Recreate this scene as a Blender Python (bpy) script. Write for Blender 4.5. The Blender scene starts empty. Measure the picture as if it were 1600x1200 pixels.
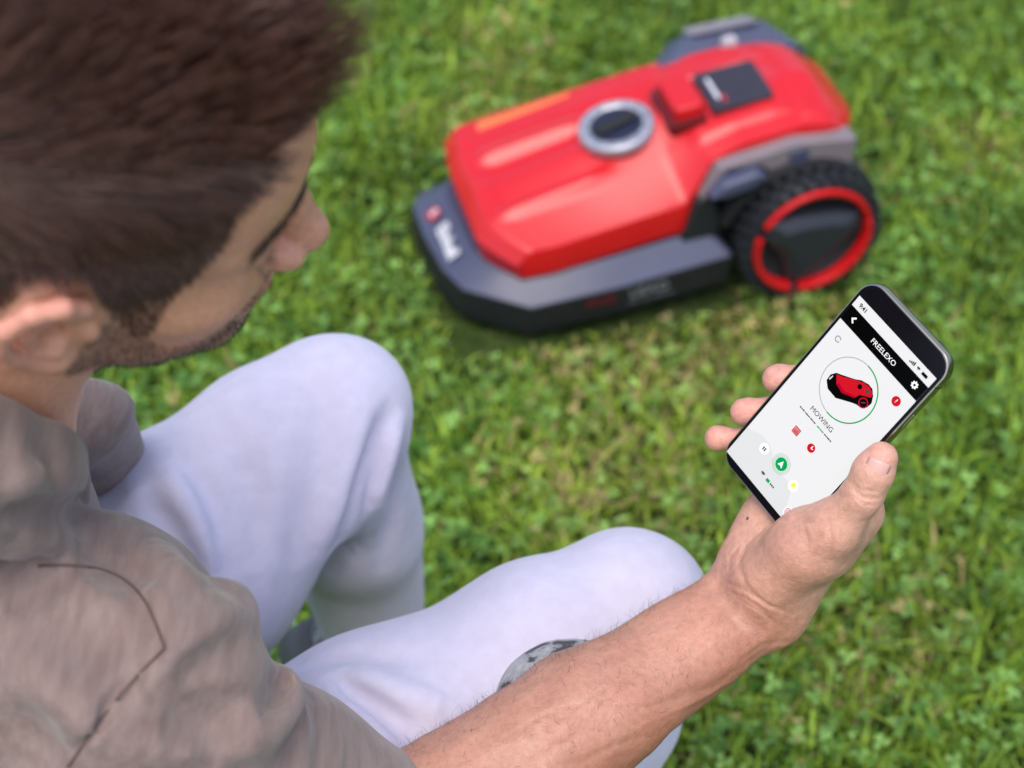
import bpy, math, random
import numpy as np
from mathutils import Vector, Matrix

# ------------------------------------------------------------------ camera, sky, sun, exposure
scene = bpy.context.scene
H = 1.36
FOC = 2667.0 / 1600.0                      # focal length in picture widths
cam_d = bpy.data.cameras.new("camera"); cam = bpy.data.objects.new("camera", cam_d)
scene.collection.objects.link(cam); scene.camera = cam
cam.location = (0, 0, H); cam.rotation_euler = (math.radians(45), 0, 0)
cam_d.sensor_width = 36; cam_d.lens = 36 * FOC
cam_d.clip_start = 0.05; cam_d.clip_end = 500
cam_d.dof.use_dof = True; cam_d.dof.focus_distance = 0.975; cam_d.dof.aperture_fstop = 5.0
cam_d.dof.aperture_blades = 9

world = bpy.data.worlds.new("World"); scene.world = world; world.use_nodes = True
wn = world.node_tree.nodes; wl = world.node_tree.links
sky = wn.new("ShaderNodeTexSky"); sky.sky_type = 'NISHITA'; sky.sun_disc = False
SUN_EL, SUN_AZ = math.radians(68), math.radians(-165)     # azimuth measured from +Y towards +X
sky.sun_elevation = SUN_EL; sky.sun_rotation = SUN_AZ
sky.air_density = 1.0; sky.dust_density = 3.0; sky.ozone_density = 1.0
wl.new(sky.outputs[0], wn["Background"].inputs[0]); wn["Background"].inputs[1].default_value = 0.13
sun_d = bpy.data.lights.new("sun", 'SUN'); sun = bpy.data.objects.new("sun", sun_d)
scene.collection.objects.link(sun)
sun_d.energy = 0.85; sun_d.angle = math.radians(40); sun_d.color = (1.0, 0.95, 0.88)
sdir = Vector((math.cos(SUN_EL) * math.sin(SUN_AZ), math.cos(SUN_EL) * math.cos(SUN_AZ), math.sin(SUN_EL)))
sun.rotation_euler = sdir.to_track_quat('Z', 'Y').to_euler()
vs = scene.view_settings
vs.view_transform = 'Standard'; vs.look = 'None'; vs.gamma = 1; vs.use_curve_mapping = False
vs.exposure = 1.1
scene.cycles.max_bounces = 6

rng = np.random.default_rng(7); random.seed(7)
s2 = math.sqrt(.5)
CF = np.array([0, s2, -s2]); CR = np.array([1., 0, 0]); CU = np.array([0, s2, s2]); CC = np.array([0, 0, H])

def at(px, py, d):
    """a point of the place that the survey of the photograph gives at distance d"""
    return CC + d * (CF + (px - 800) / 2667 * CR - (py - 600) / 2667 * CU)

# ------------------------------------------------------------------ helpers: objects, materials
def link(o, parent=None):
    scene.collection.objects.link(o)
    if parent is not None: o.parent = parent
    return o

def tag(o, label=None, cat=None, group=None, kind=None):
    if label: o['label'] = label
    if cat: o['category'] = cat
    if group: o['group'] = group
    if kind: o['kind'] = kind
    return o

def empty(name, M):
    o = bpy.data.objects.new(name, None); o.empty_display_size = .05
    scene.collection.objects.link(o); o.matrix_world = M
    return o

def mesh_np(name, V, polys, mat, parent=None, smooth=True, cols=None, inv=None):
    """V n x 3, polys either n x k int array or a list"""
    V = np.asarray(V, dtype=np.float64)
    if inv is not None:
        Mi = np.array(inv); V = V @ Mi[:3, :3].T + Mi[:3, 3]
    me = bpy.data.meshes.new(name)
    if isinstance(polys, np.ndarray):
        n, k = polys.shape
        me.vertices.add(len(V)); me.vertices.foreach_set("co", V.astype(np.float32).ravel())
        me.loops.add(n * k); me.loops.foreach_set("vertex_index", polys.astype(np.int32).ravel())
        me.polygons.add(n); me.polygons.foreach_set("loop_start", np.arange(0, n * k, k, dtype=np.int32))
        me.polygons.foreach_set("loop_total", np.full(n, k, dtype=np.int32))
        me.update(calc_edges=True)
    else:
        me.from_pydata(V.tolist(), [], polys); me.update()
    if cols is not None:
        a = me.color_attributes.new("col", 'FLOAT_COLOR', 'POINT')
        c = np.ones((len(V), 4), dtype=np.float32); c[:, :cols.shape[1]] = cols
        a.data.foreach_set("color", c.ravel())
    me.polygons.foreach_set("use_smooth", np.full(len(me.polygons), smooth))
    if isinstance(mat, (list, tuple)):
        for m in mat: me.materials.append(m)
    elif mat: me.materials.append(mat)
    return link(bpy.data.objects.new(name, me), parent)

def bevel(o, w, seg=3, ang=30):
    m = o.modifiers.new("bevel", 'BEVEL'); m.width = w; m.segments = seg
    m.limit_method = 'ANGLE'; m.angle_limit = math.radians(ang)
    w2 = o.modifiers.new("wn", 'WEIGHTED_NORMAL'); w2.keep_sharp = True
    return o

class NT:
    def __init__(s, name):
        s.m = bpy.data.materials.new(name); s.m.use_nodes = True
        s.n = s.m.node_tree.nodes; s.l = s.m.node_tree.links; s.b = s.n["Principled BSDF"]
    def new(s, t, **kw):
        x = s.n.new(t)
        for k, v in kw.items(): setattr(x, k, v)
        return x
    def put(s, sock, val):
        if isinstance(val, bpy.types.NodeSocket): s.l.new(val, sock)
        else: sock.default_value = val
    def noise(s, scale, detail=3, vec=None, rough=.5):
        x = s.new("ShaderNodeTexNoise"); x.inputs["Scale"].default_value = scale
        x.inputs["Detail"].default_value = detail; x.inputs["Roughness"].default_value = rough
        if vec is not None: s.l.new(vec, x.inputs["Vector"])
        return x
    def coord(s, scale=(1, 1, 1), rot=(0, 0, 0), kind="Object"):
        c = s.new("ShaderNodeTexCoord"); m = s.new("ShaderNodeMapping")
        m.inputs["Scale"].default_value = scale; m.inputs["Rotation"].default_value = rot
        s.l.new(c.outputs[kind], m.inputs[0]); return m.outputs[0]
    def ramp(s, fac, stops):
        r = s.new("ShaderNodeValToRGB"); e = r.color_ramp.elements
        while len(e) < len(stops): e.new(.5)
        for i, (p, c) in enumerate(stops):
            e[i].position = p; e[i].color = (*c, 1) if len(c) == 3 else c
        s.l.new(fac, r.inputs[0]); return r.outputs[0]
    def mix(s, a, b, fac, mode='MIX'):
        x = s.new("ShaderNodeMix", data_type='RGBA', blend_type=mode)
        s.put(x.inputs[0], fac)
        s.put(x.inputs[6], a if isinstance(a, bpy.types.NodeSocket) or len(a) == 4 else (*a, 1))
        s.put(x.inputs[7], b if isinstance(b, bpy.types.NodeSocket) or len(b) == 4 else (*b, 1))
        return x.outputs[2]
    def bump(s, h, strength, dist, prev=None):
        x = s.new("ShaderNodeBump"); x.inputs["Strength"].default_value = strength
        x.inputs["Distance"].default_value = dist; s.l.new(h, x.inputs["Height"])
        if prev is not None: s.l.new(prev, x.inputs["Normal"])
        s.l.new(x.outputs[0], s.b.inputs["Normal"]); return x.outputs[0]
    def set(s, **kw):
        for k, v in kw.items(): s.put(s.b.inputs[k.replace("_", " ")], v)
        return s

def plain(name, col, rough=.5, spec=.5, metal=0, coat=0, noise=.06, nscale=40, emit=0):
    t = NT(name); n = t.noise(nscale, 4, t.coord())
    c = t.ramp(n.outputs[0], [(.3, tuple(x * (1 - noise) for x in col)), (.7, tuple(min(1, x * (1 + noise)) for x in col))])
    t.set(Base_Color=c, Roughness=rough, Specular_IOR_Level=spec, Metallic=metal, Coat_Weight=coat, Coat_Roughness=.15)
    if emit:
        t.l.new(c, t.b.inputs["Emission Color"]); t.b.inputs["Emission Strength"].default_value = emit
    return t.m

# skin: per-vertex flesh colour, blotches, pores and fine lines
def make_skin():
    t = NT("skin"); a = t.new("ShaderNodeAttribute", attribute_name="col")
    co = t.coord()
    b1 = t.noise(38, 4, co); b2 = t.noise(260, 3, co)
    c = t.mix(a.outputs[0], t.ramp(b1.outputs[0], [(.35, (.40, .16, .11)), (.7, (.62, .38, .27))]), .16)
    c = t.mix(c, t.ramp(b2.outputs[0], [(.3, (.88, .86, .85)), (.65, (1.04, 1.04, 1.04))]), 1.0, 'MULTIPLY')
    # tiny moles
    v = t.new("ShaderNodeTexVoronoi"); v.inputs["Scale"].default_value = 42; t.l.new(co, v.inputs["Vector"])
    mole = t.ramp(v.outputs["Distance"], [(.045, (1, 1, 1)), (.07, (0, 0, 0))])
    sep = t.new("ShaderNodeSeparateColor"); t.l.new(v.outputs["Color"], sep.inputs[0])
    gate = t.new("ShaderNodeMath", operation='GREATER_THAN'); t.l.new(sep.outputs[0], gate.inputs[0]); gate.inputs[1].default_value = .8
    mul = t.new("ShaderNodeMath", operation='MULTIPLY'); t.l.new(mole, mul.inputs[0]); t.l.new(gate.outputs[0], mul.inputs[1])
    c = t.mix(c, (.12, .045, .03), mul.outputs[0])
    t.set(Base_Color=c, Roughness=.46, Specular_IOR_Level=.42, Subsurface_Weight=.18, Subsurface_Scale=.01,
          Subsurface_Radius=(1.0, .35, .2))
    fine = t.noise(900, 2, co); lines = t.noise(150, 4, t.coord((1, 1, 1)), .65)
    vor = t.new("ShaderNodeTexVoronoi"); vor.inputs["Scale"].default_value = 700; t.l.new(co, vor.inputs["Vector"])
    p = t.bump(lines.outputs[0], .35, .0015)
    p = t.bump(vor.outputs["Distance"], .35, .0005, p)
    t.bump(fine.outputs[0], .3, .0004, p)
    return t.m
M_SKIN = make_skin()

def make_cloth(name, c0, c1, stretch, rot=(0, 0, 0), rough=.9, weave=900, fs=.5, streak=140):
    t = NT(name); a = t.noise(streak, 4, t.coord(stretch, rot), .6)
    b = t.noise(9, 3, t.coord())
    c = t.mix(c0, c1, t.ramp(a.outputs[0], [(.36, (0, 0, 0)), (.66, (1, 1, 1))]))
    c = t.mix(c, t.ramp(b.outputs[0], [(.3, (.93, .93, .93)), (.7, (1.04, 1.04, 1.04))]), 1, 'MULTIPLY')
    t.set(Base_Color=c, Roughness=rough, Specular_IOR_Level=.2, Sheen_Weight=.25, Sheen_Roughness=.5)
    w = t.noise(weave, 2, t.coord()); p = t.bump(w.outputs[0], fs, .0006)
    t.bump(a.outputs[0], .25, .0006, p)
    return t.m
M_SHIRT = make_cloth("heather_taupe_jersey", (.185, .130, .114), (.250, .185, .165), (1, .12, 1), (0, 0, math.radians(28)))
M_PANTS = make_cloth("white_cotton_twill", (.545, .515, .635), (.585, .555, .685), (.6, .6, 1), rough=.8, weave=1500, fs=.25)

# ------------------------------------------------------------------ implicit-surface modelling (round cones, ellipsoids, smooth unions)
def smin(a, b, k):
    h = np.maximum(k - np.abs(a - b), 0) / k
    return np.minimum(a, b) - h * h * k * .25

def rc(a, b, ra, rb, k=.01, flat=None, fs=1.0, op='u'):
    """tapered capsule; flat = unit direction along which the section is squeezed by fs"""
    a = np.asarray(a, float); b = np.asarray(b, float); ab = b - a; L2 = max(ab @ ab, 1e-12)
    fl = None if flat is None else np.asarray(flat, float) / np.linalg.norm(flat)
    def f(P):
        v = P - a; t = np.clip((v @ ab) / L2, 0, 1); v = v - t[:, None] * ab
        if fl is not None:
            q = v @ fl; v = v + ((fs - 1) * q)[:, None] * fl
        return np.sqrt((v * v).sum(1)) - (ra + (rb - ra) * t)
    c = (a + b) / 2; return (f, c, np.sqrt(L2) / 2 + max(ra, rb), k, op)

def el(c, r, M=None, k=.01, op='u'):
    c = np.asarray(c, float); r = np.asarray(r, float)
    M = np.eye(3) if M is None else M
    def f(P):
        q = (P - c) @ M; k0 = np.sqrt(((q / r) ** 2).sum(1)) + 1e-9; k1 = np.sqrt(((q / r ** 2) ** 2).sum(1)) + 1e-9
        return k0 * (k0 - 1) / k1
    return (f, c, r.max(), k, op)

def chain(pts, rad, k=.004, op='u', **kw):
    if not hasattr(rad, '__len__'): rad = [rad] * len(pts)
    return [rc(pts[i], pts[i + 1], rad[i], rad[i + 1], k, op=op, **kw) for i in range(len(pts) - 1)]

def field(prims, extra=None):
    def F(P, cell=0.0):
        out = np.empty(len(P))
        for s in range(0, len(P), 60000):
            Q = P[s:s + 60000]; d = np.full(len(Q), 1.0)
            for f, c, r, k, op in prims:
                m = np.sqrt(((Q - c) ** 2).sum(1)) < r + k + cell * 2 + .004
                if not m.any(): continue
                di = f(Q[m])
                if op == 'u': d[m] = smin(d[m], di, k)
                else: d[m] = -smin(-d[m], di, k)
            if extra is not None:
                m = np.abs(d) < .03 + cell * 2
                if m.any(): d[m] += extra(Q[m])
            out[s:s + 60000] = d
        return out
    return F

OFF = np.array([[i, j, k] for i in (0, 1) for j in (0, 1) for k in (0, 1)], dtype=np.int64)
def pack(I): return (I[:, 0] << 42) | (I[:, 1] << 21) | I[:, 2]
def unpack(K): return np.stack([K >> 42, (K >> 21) & 0x1fffff, K & 0x1fffff], 1)

def polygonise(F, lo, hi, h, levels=5, slack=1.25):
    """surface nets on an adaptively refined sparse grid"""
    lo = np.asarray(lo, float); hi = np.asarray(hi, float); S = h * 2 ** levels
    n = np.ceil((hi - lo) / S).astype(int)
    I = np.stack(np.meshgrid(*[np.arange(x) for x in n], indexing='ij'), -1).reshape(-1, 3).astype(np.int64)
    size = S
    for L in range(levels + 1):
        d = F(lo + (I + .5) * size, size)
        I = I[np.abs(d) < size * slack]
        if L < levels:
            I = (I[:, None, :] * 2 + OFF[None]).reshape(-1, 3); size /= 2
    I = I + 1; base = lo - h
    ck = pack((I[:, None, :] + OFF[None]).reshape(-1, 3))
    uk, inv = np.unique(ck, return_inverse=True)
    val = F(base + unpack(uk) * h)
    vals = val[inv.reshape(-1)].reshape(-1, 8)
    sg = vals < 0; act = sg.any(1) & ~sg.all(1)
    I = I[act]; vals = vals[act]; sg = sg[act]
    keys = pack(I); o = np.argsort(keys); keys = keys[o]; I = I[o]; vals = vals[o]; sg = sg[o]
    E = [(a, b) for a in range(8) for b in range(8) if a < b and bin(a ^ b).count('1') == 1]
    acc = np.zeros((len(I), 3)); cnt = np.zeros(len(I))
    for a, b in E:
        m = sg[:, a] != sg[:, b]
        t = vals[m, a] / (vals[m, a] - vals[m, b])
        acc[m] += OFF[a] + t[:, None] * (OFF[b] - OFF[a]); cnt[m] += 1
    V = base + (I + acc / cnt[:, None]) * h
    quads = []
    for ax in range(3):
        bidx = [4, 2, 1][ax]; m = sg[:, 0] != sg[:, bidx]; J = I[m]; inside = sg[m, 0]
        u, w = [(1, 2), (2, 0), (0, 1)][ax]
        eu = np.zeros(3, int); eu[u] = 1; ew = np.zeros(3, int); ew[w] = 1
        q = []; ok = np.ones(len(J), bool)
        for dlt in (np.zeros(3, int), eu, eu + ew, ew):
            kk = pack(J - dlt); p = np.searchsorted(keys, kk); p = np.clip(p, 0, len(keys) - 1)
            ok &= keys[p] == kk; q.append(p)
        q = np.stack(q, 1); q[~inside] = q[~inside][:, ::-1]
        quads.append(q[ok])
    return V, np.concatenate(quads)

def normals(F, V, e=.0008):
    g = np.stack([F(V + np.eye(3)[i] * e) - F(V - np.eye(3)[i] * e) for i in range(3)], 1)
    return g / (np.linalg.norm(g, axis=1)[:, None] + 1e-12)

def trace(F, px, py):
    """where the lines of sight through these survey points meet a surface"""
    px = np.asarray(px, float); py = np.asarray(py, float)
    r = CF + ((px - 800) / 2667)[:, None] * CR - ((py - 600) / 2667)[:, None] * CU; L = np.linalg.norm(r, axis=1); t = np.full(len(px), .60)
    for _ in range(70):
        d = F(CC + r * t[:, None], .5); t = np.clip(t + np.clip(d * .85, -.01, .25) / L, .5, 1.6)
    return CC + r * t[:, None], t
def crease_set(F, specs, n=9):
    """specs: (survey polyline, half width, depth, depth below 0 raises a ridge) -> a displacement function"""
    X = []; Y = []
    for pl, w, dep in specs:
        p = np.array(pl, float); u = np.linspace(0, len(p) - 1, n); i = np.minimum(u.astype(int), len(p) - 2); f = (u - i)[:, None]
        c = p[i] * (1 - f) + p[i + 1] * f; X.append(c[:, 0]); Y.append(c[:, 1])
    W, t = trace(F, np.concatenate(X), np.concatenate(Y)); W = W.reshape(len(specs), n, 3); t = t.reshape(len(specs), n)
    def g(P):
        out = np.zeros(len(P))
        for k, (pl, w, dep) in enumerate(specs):
            Q = W[k][t[k] < 1.5]
            if len(Q) < 2: continue
            c = Q.mean(0); R = np.linalg.norm(Q - c, axis=1).max() + w * 3
            m = np.nonzero(((P - c) ** 2).sum(1) < R * R)[0]
            if not len(m): continue
            S = P[m]; best = np.full(len(m), 1.0); tt = np.zeros(len(m))
            for a_ in range(len(Q) - 1):
                ab = Q[a_ + 1] - Q[a_]; u = np.clip(((S - Q[a_]) @ ab) / (ab @ ab + 1e-12), 0, 1); v = S - Q[a_] - u[:, None] * ab
                r = np.sqrt((v * v).sum(1)); z = r < best; best[z] = r[z]; tt[z] = (a_ + u[z]) / (len(Q) - 1)
            out[m] += dep * np.exp(-(best / w) ** 2) * np.clip(np.sin(np.pi * np.clip(tt, .03, .97)), 0, 1) ** .6
        return out
    return g
# cheap smooth value noise in numpy
_G = rng.random((32, 32, 32))
def vnoise(P):
    i = np.floor(P).astype(int); f = P - i; f = f * f * (3 - 2 * f); r = 0
    for a in (0, 1):
        for b in (0, 1):
            for c in (0, 1):
                w = (f[:, 0] if a else 1 - f[:, 0]) * (f[:, 1] if b else 1 - f[:, 1]) * (f[:, 2] if c else 1 - f[:, 2])
                r = r + w * _G[(i[:, 0] + a) % 32, (i[:, 1] + b) % 32, (i[:, 2] + c) % 32]
    return r

def sstep(a, b, x):
    t = np.clip((x - a) / (b - a), 0, 1); return t * t * (3 - 2 * t)

def hair_curves(name, roots, pts, radius, mat, parent, inv, taper=.25):
    """pts n x k x 3"""
    n, k, _ = pts.shape
    hc = bpy.data.hair_curves.new(name); hc.add_curves([k] * n)
    Mi = np.array(inv); Q = pts.reshape(-1, 3) @ Mi[:3, :3].T + Mi[:3, 3]
    hc.position_data.foreach_set("vector", Q.astype(np.float32).ravel())
    at_ = hc.attributes.get("radius") or hc.attributes.new("radius", 'FLOAT', 'POINT')
    t = np.linspace(1, taper, k)[None] * (radius if np.isscalar(radius) else radius[:, None])
    at_.data.foreach_set("value", np.broadcast_to(t, (n, k)).astype(np.float32).ravel())
    ct = hc.attributes.get("curve_type") or hc.attributes.new("curve_type", 'INT8', 'CURVE')
    hc.materials.append(mat)
    return link(bpy.data.objects.new(name, hc), parent)

#SECTION_GROUND
# ------------------------------------------------------------------ ground
def ground_mat():
    t = NT("soil_and_thatch"); a = t.noise(3, 5, t.coord()); b = t.noise(60, 5, t.coord())
    c = t.ramp(b.outputs[0], [(.3, (.018, .03, .008)), (.55, (.045, .07, .015)), (.75, (.10, .095, .04))])
    c2 = t.ramp(a.outputs[0], [(.4, (.03, .06, .012)), (.65, (.07, .075, .03))])
    t.set(Base_Color=t.mix(c, c2, .4), Roughness=1.0, Specular_IOR_Level=.1)
    t.bump(b.outputs[0], 1, .02); return t.m
gv = [(-60, -60, 0), (60, -60, 0), (60, 60, 0), (-60, 60, 0)]
bigv = [(-400, -400, -.004), (400, -400, -.004), (400, 400, -.004), (-400, 400, -.004)]
tag(mesh_np("ground", bigv, [(0, 1, 2, 3)], ground_mat(), smooth=False), kind='structure')

# the mower's place on the lawn
PHI = math.radians(16.0); MO = np.array([-0.00865, 1.541, 0.0])
MA = np.array([math.cos(PHI), math.sin(PHI), 0]); MB = np.array([-math.sin(PHI), math.cos(PHI), 0])

def leaf_mat():
    t = NT("lawn_leaf"); a = t.new("ShaderNodeAttribute", attribute_name="col")
    t.set(Base_Color=a.outputs[0], Roughness=.6, Specular_IOR_Level=.22)
    tr = t.new("ShaderNodeBsdfTranslucent"); t.l.new(a.outputs[0], tr.inputs[0])
    mx = t.new("ShaderNodeMixShader"); mx.inputs[0].default_value = .3
    t.l.new(t.b.outputs[0], mx.inputs[1]); t.l.new(tr.outputs[0], mx.inputs[2])
    t.l.new(mx.outputs[0], t.n["Material Output"].inputs[0]); return t.m
M_LEAF = leaf_mat()

def patch(x, y):
    P = np.stack([x, y, np.zeros_like(x)], 1)
    return .6 * vnoise(P * 3.1 + 5) + .4 * vnoise(P * 8.3 + 11)

DRY = [(1040, 600, .10), (960, 770, .09), (1000, 690, .07), (900, 560, .07), (1150, 520, .08), (1520, 250, .05), (1330, 520, .06)]
def gpt(px, py):
    r = CF + (px - 800) / 2667 * CR - (py - 600) / 2667 * CU
    return CC + r * (-H / r[2])
def dryness(x, y):
    d = np.zeros_like(x)
    for px, py, r in DRY:
        g = gpt(px, py); d = np.maximum(d, np.exp(-((x - g[0]) ** 2 + (y - g[1]) ** 2) / (r * r)))
    p = patch(x, y)
    return np.clip(d * .85 + sstep(.66, .8, p) * .35, 0, 1)

def leaf_color(n, dry, kind):
    u = rng.random(n)[:, None]; v = rng.random(n)[:, None]
    if kind == 'clover':
        c = (1 - u) * np.array([.030, .105, .012]) + u * np.array([.23, .40, .10])
        c = c * (.62 + .6 * v)
    else:
        c = (1 - u) * np.array([.065, .14, .006]) + u * np.array([.30, .44, .055])
        c = c * (.6 + .6 * v)
    c = c * (1.08 + .25 * dry[:, None]) * (1 - .5 * dry[:, None] * np.array([0, .12, 0])) + .05 * dry[:, None] * np.array([1, .5, .1])  # dry patches also tinted sunlit yellow-green, light put into the leaf colour
    c = c * 1.10
    straw = np.array([.42, .34, .14]) * (.6 + .6 * v)
    m = (rng.random(n) < .015 + .42 * dry)[:, None]
    return np.where(m, straw, c)

def outside_mower(x, y):
    a = (x - MO[0]) * MA[0] + (y - MO[1]) * MA[1]; c = (x - MO[0]) * MB[0] + (y - MO[1]) * MB[1]
    return ~((a > -.095) & (a < .25) & (np.abs(c) < .135)) & ~((a > .2) & (a < .36) & (np.abs(c) < .10))

def scatter(x0, x1, y0, y1, dens):
    n = int((x1 - x0) * (y1 - y0) * dens)
    x = rng.uniform(x0, x1, n); y = rng.uniform(y0, y1, n); m = outside_mower(x, y)
    return x[m], y[m]

def mown(x, y):
    a = (x - MO[0]) * MA[0] + (y - MO[1]) * MA[1]; c = (x - MO[0]) * MB[0] + (y - MO[1]) * MB[1]
    d = np.hypot(np.maximum(np.abs(a - .15) - .25, 0), np.maximum(np.abs(c) - .13, 0))
    return .45 + .55 * sstep(.02, .12, d)
def grass_blades(x, y, hmin, hmax, w):
    n = len(x); dry = dryness(x, y)
    keep = rng.random(n) < .45 + .6 * patch(x, y); x, y, dry = x[keep], y[keep], dry[keep]; n = len(x)
    ang = rng.uniform(0, 2 * np.pi, n); hgt = rng.uniform(hmin, hmax, n) * (1 - .3 * dry) * mown(x, y); lean = rng.uniform(.2, 1.3, n) * hgt
    wd = w * rng.uniform(.6, 1.3, n); dx, dy = np.cos(ang), np.sin(ang); tx, ty = -dy, dx
    z0 = np.zeros(n)
    def pt(s, t, zz): return np.stack([x + dx * lean * s + tx * wd * t, y + dy * lean * s + ty * wd * t, zz], 1)
    V = np.stack([pt(0, -.5, z0), pt(0, .5, z0), pt(.35, .5, hgt * .6), pt(.35, -.5, hgt * .6), pt(1, 0, hgt * (1 - .25 * (lean / hgt > .8)))], 1)
    b = (np.arange(n) * 5)[:, None]
    T = np.concatenate([b + np.array([0, 1, 2]), b + np.array([0, 2, 3]), b + np.array([3, 2, 4])])
    C = np.repeat(leaf_color(n, dry, 'grass') * (.62 + .85 * patch(x * 2.2 + 9, y * 2.2))[:, None], 5, 0)
    return V.reshape(-1, 3), T, C

def clovers(x, y, rmin, rmax):
    n = len(x); dry = dryness(x, y)
    keep = rng.random(n) < (.35 + .8 * patch(x + 3, y)) * (1 - .8 * dry); x, y, dry = x[keep], y[keep], dry[keep]; n = len(x)
    z = rng.uniform(.010, .038, n) * mown(x, y); r = rng.uniform(rmin, rmax, n); a0 = rng.uniform(0, 2 * np.pi, n)
    tilt = rng.uniform(0, .75, n); ta = rng.uniform(0, 2 * np.pi, n)
    nx, ny, nz = np.sin(tilt) * np.cos(ta), np.sin(tilt) * np.sin(ta), np.cos(tilt)
    Nn = np.stack([nx, ny, nz], 1); e1 = np.cross(Nn, [0, 0.1, 1.0]) + 1e-4; e1 /= np.linalg.norm(e1, axis=1)[:, None]; e2 = np.cross(Nn, e1)
    base = np.stack([x, y, z], 1); Vs = []; Ts = []; Cs = []; off = 0
    shape = [(0, 0, 0), (.45, .42, .05), (.95, .38, .12), (1.02, 0, .02), (.95, -.38, .12), (.45, -.42, .05)]
    col = leaf_color(n, dry, 'clover') * (.62 + .85 * patch(x * 2.2 + 9, y * 2.2))[:, None]
    for k in range(3):
        a = a0 + k * 2.094 + rng.normal(0, .12, n); pts = []
        for (u, v, w_) in shape:
            ca, sa = np.cos(a), np.sin(a); X = (u * ca - v * sa) * r; Y = (u * sa + v * ca) * r
            pts.append(base + X[:, None] * e1 + Y[:, None] * e2 + (w_ * r)[:, None] * Nn)
        Vs.append(np.stack(pts, 1).reshape(-1, 3)); b = (np.arange(n) * 6)[:, None] + off
        for tri in ((0, 3, 2), (0, 2, 1), (0, 5, 4), (0, 4, 3)): Ts.append(b + np.array(tri)[::-1])
        Cs.append(np.repeat(col * rng.uniform(.85, 1.15, (n, 1)), 6, 0)); off += n * 6
    return np.concatenate(Vs), np.concatenate(Ts), np.concatenate(Cs)

def make_grass():
    parts = []
    x, y = scatter(-1.25, 1.35, .15, 2.95, 26000); parts.append(grass_blades(x, y, .015, .050, .0033))
    x, y = scatter(-3.5, 3.5, -2, 6, 1500); m = (np.abs(x - .05) > 1.3) | (y < .15) | (y > 2.95)
    parts.append(grass_blades(x[m], y[m], .025, .055, .008))
    V = []; T = []; C = []; o = 0
    for v, t, c in parts: V.append(v); T.append(t + o); C.append(c); o += len(v)
    tag(mesh_np("lawn_grass", np.concatenate(V), np.concatenate(T), M_LEAF, cols=np.concatenate(C)),
        "short green lawn grass with dry straw coloured patches around the mower", "grass", kind='stuff')
    x, y = scatter(-1.25, 1.35, .15, 2.95, 9500); v, t, c = clovers(x, y, .0028, .0092)
    x, y = scatter(-3.5, 3.5, -2, 6, 1100); m = (np.abs(x - .05) > 1.3) | (y < .15) | (y > 2.95); v2, t2, c2 = clovers(x[m], y[m], .01, .018)
    tag(mesh_np("clover", np.concatenate([v, v2]), np.concatenate([t, t2 + len(v)]), M_LEAF, cols=np.concatenate([c, c2])),
        "small round clover leaves growing through the lawn", "clover", kind='stuff')
make_grass()

#SECTION_MOWER
# ------------------------------------------------------------------ robot mower
M_RED = plain("glossy_red_shell", (.56, .003, .007), .40, .5, coat=.25, noise=.03, nscale=8)
M_GREY = plain("sky_tinted_charcoal", (.056, .062, .110), .36, .55, noise=.05)
M_BLACK = plain("matte_black_plastic", (.012, .013, .014), .6, .4, noise=.1)
M_TYRE = plain("black_rubber", (.014, .016, .02), .55, .45, noise=.1)
M_SILVER = plain("silver_ring", (.36, .37, .42), .35, .5, metal=.4, noise=.05)
M_LCD = plain("smoked_window", (.030, .026, .034), .3, .4, coat=.2)
M_WHITE = plain("white_print", (.62, .62, .66), .5, noise=.02)
M_REDP = plain("red_print", (.42, .01, .02), .5, noise=.02)
M_ORANGE = plain("lit_facet_orange", (.85, .16, .02), .35, coat=.4, noise=.02)

mower_mw = Matrix(((MA[0], MB[0], 0, MO[0]), (MA[1], MB[1], 0, MO[1]), (0, 0, 1, 0), (0, 0, 0, 1)))
mower = empty("robot_mower", mower_mw)
tag(mower, "red and charcoal robot lawn mower with silver dial, standing on the clover lawn", "robot mower")
def part(name, V, polys, mat, parent=mower, smooth=False, bw=0, seg=3):
    o = mesh_np(name, V, polys, mat, parent, smooth=smooth)
    if bw: bevel(o, bw, seg); o.data.polygons.foreach_set("use_smooth", np.ones(len(o.data.polygons), bool))
    return o

def loft(rings, closed_ends=True):
    n = len(rings[0]); V = [p for r in rings for p in r]; P = []
    for i in range(len(rings) - 1):
        for j in range(n):
            a = i * n + j; b = i * n + (j + 1) % n; P.append((a, b, b + n, a + n))
    if closed_ends:
        P.append(tuple(range(n))[::-1]); P.append(tuple(range((len(rings) - 1) * n, len(rings) * n)))
    return V, P

def sym(pts):   # half outline (a, c>=0) front to rear -> closed outline, counter-clockwise seen from above
    right = [(a, -c) for a, c in pts]; left = [(a, c) for a, c in reversed(pts) if c > 1e-6]
    return right + left

zt = lambda a, z: z + .085 * max(0, a) * .9
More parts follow.
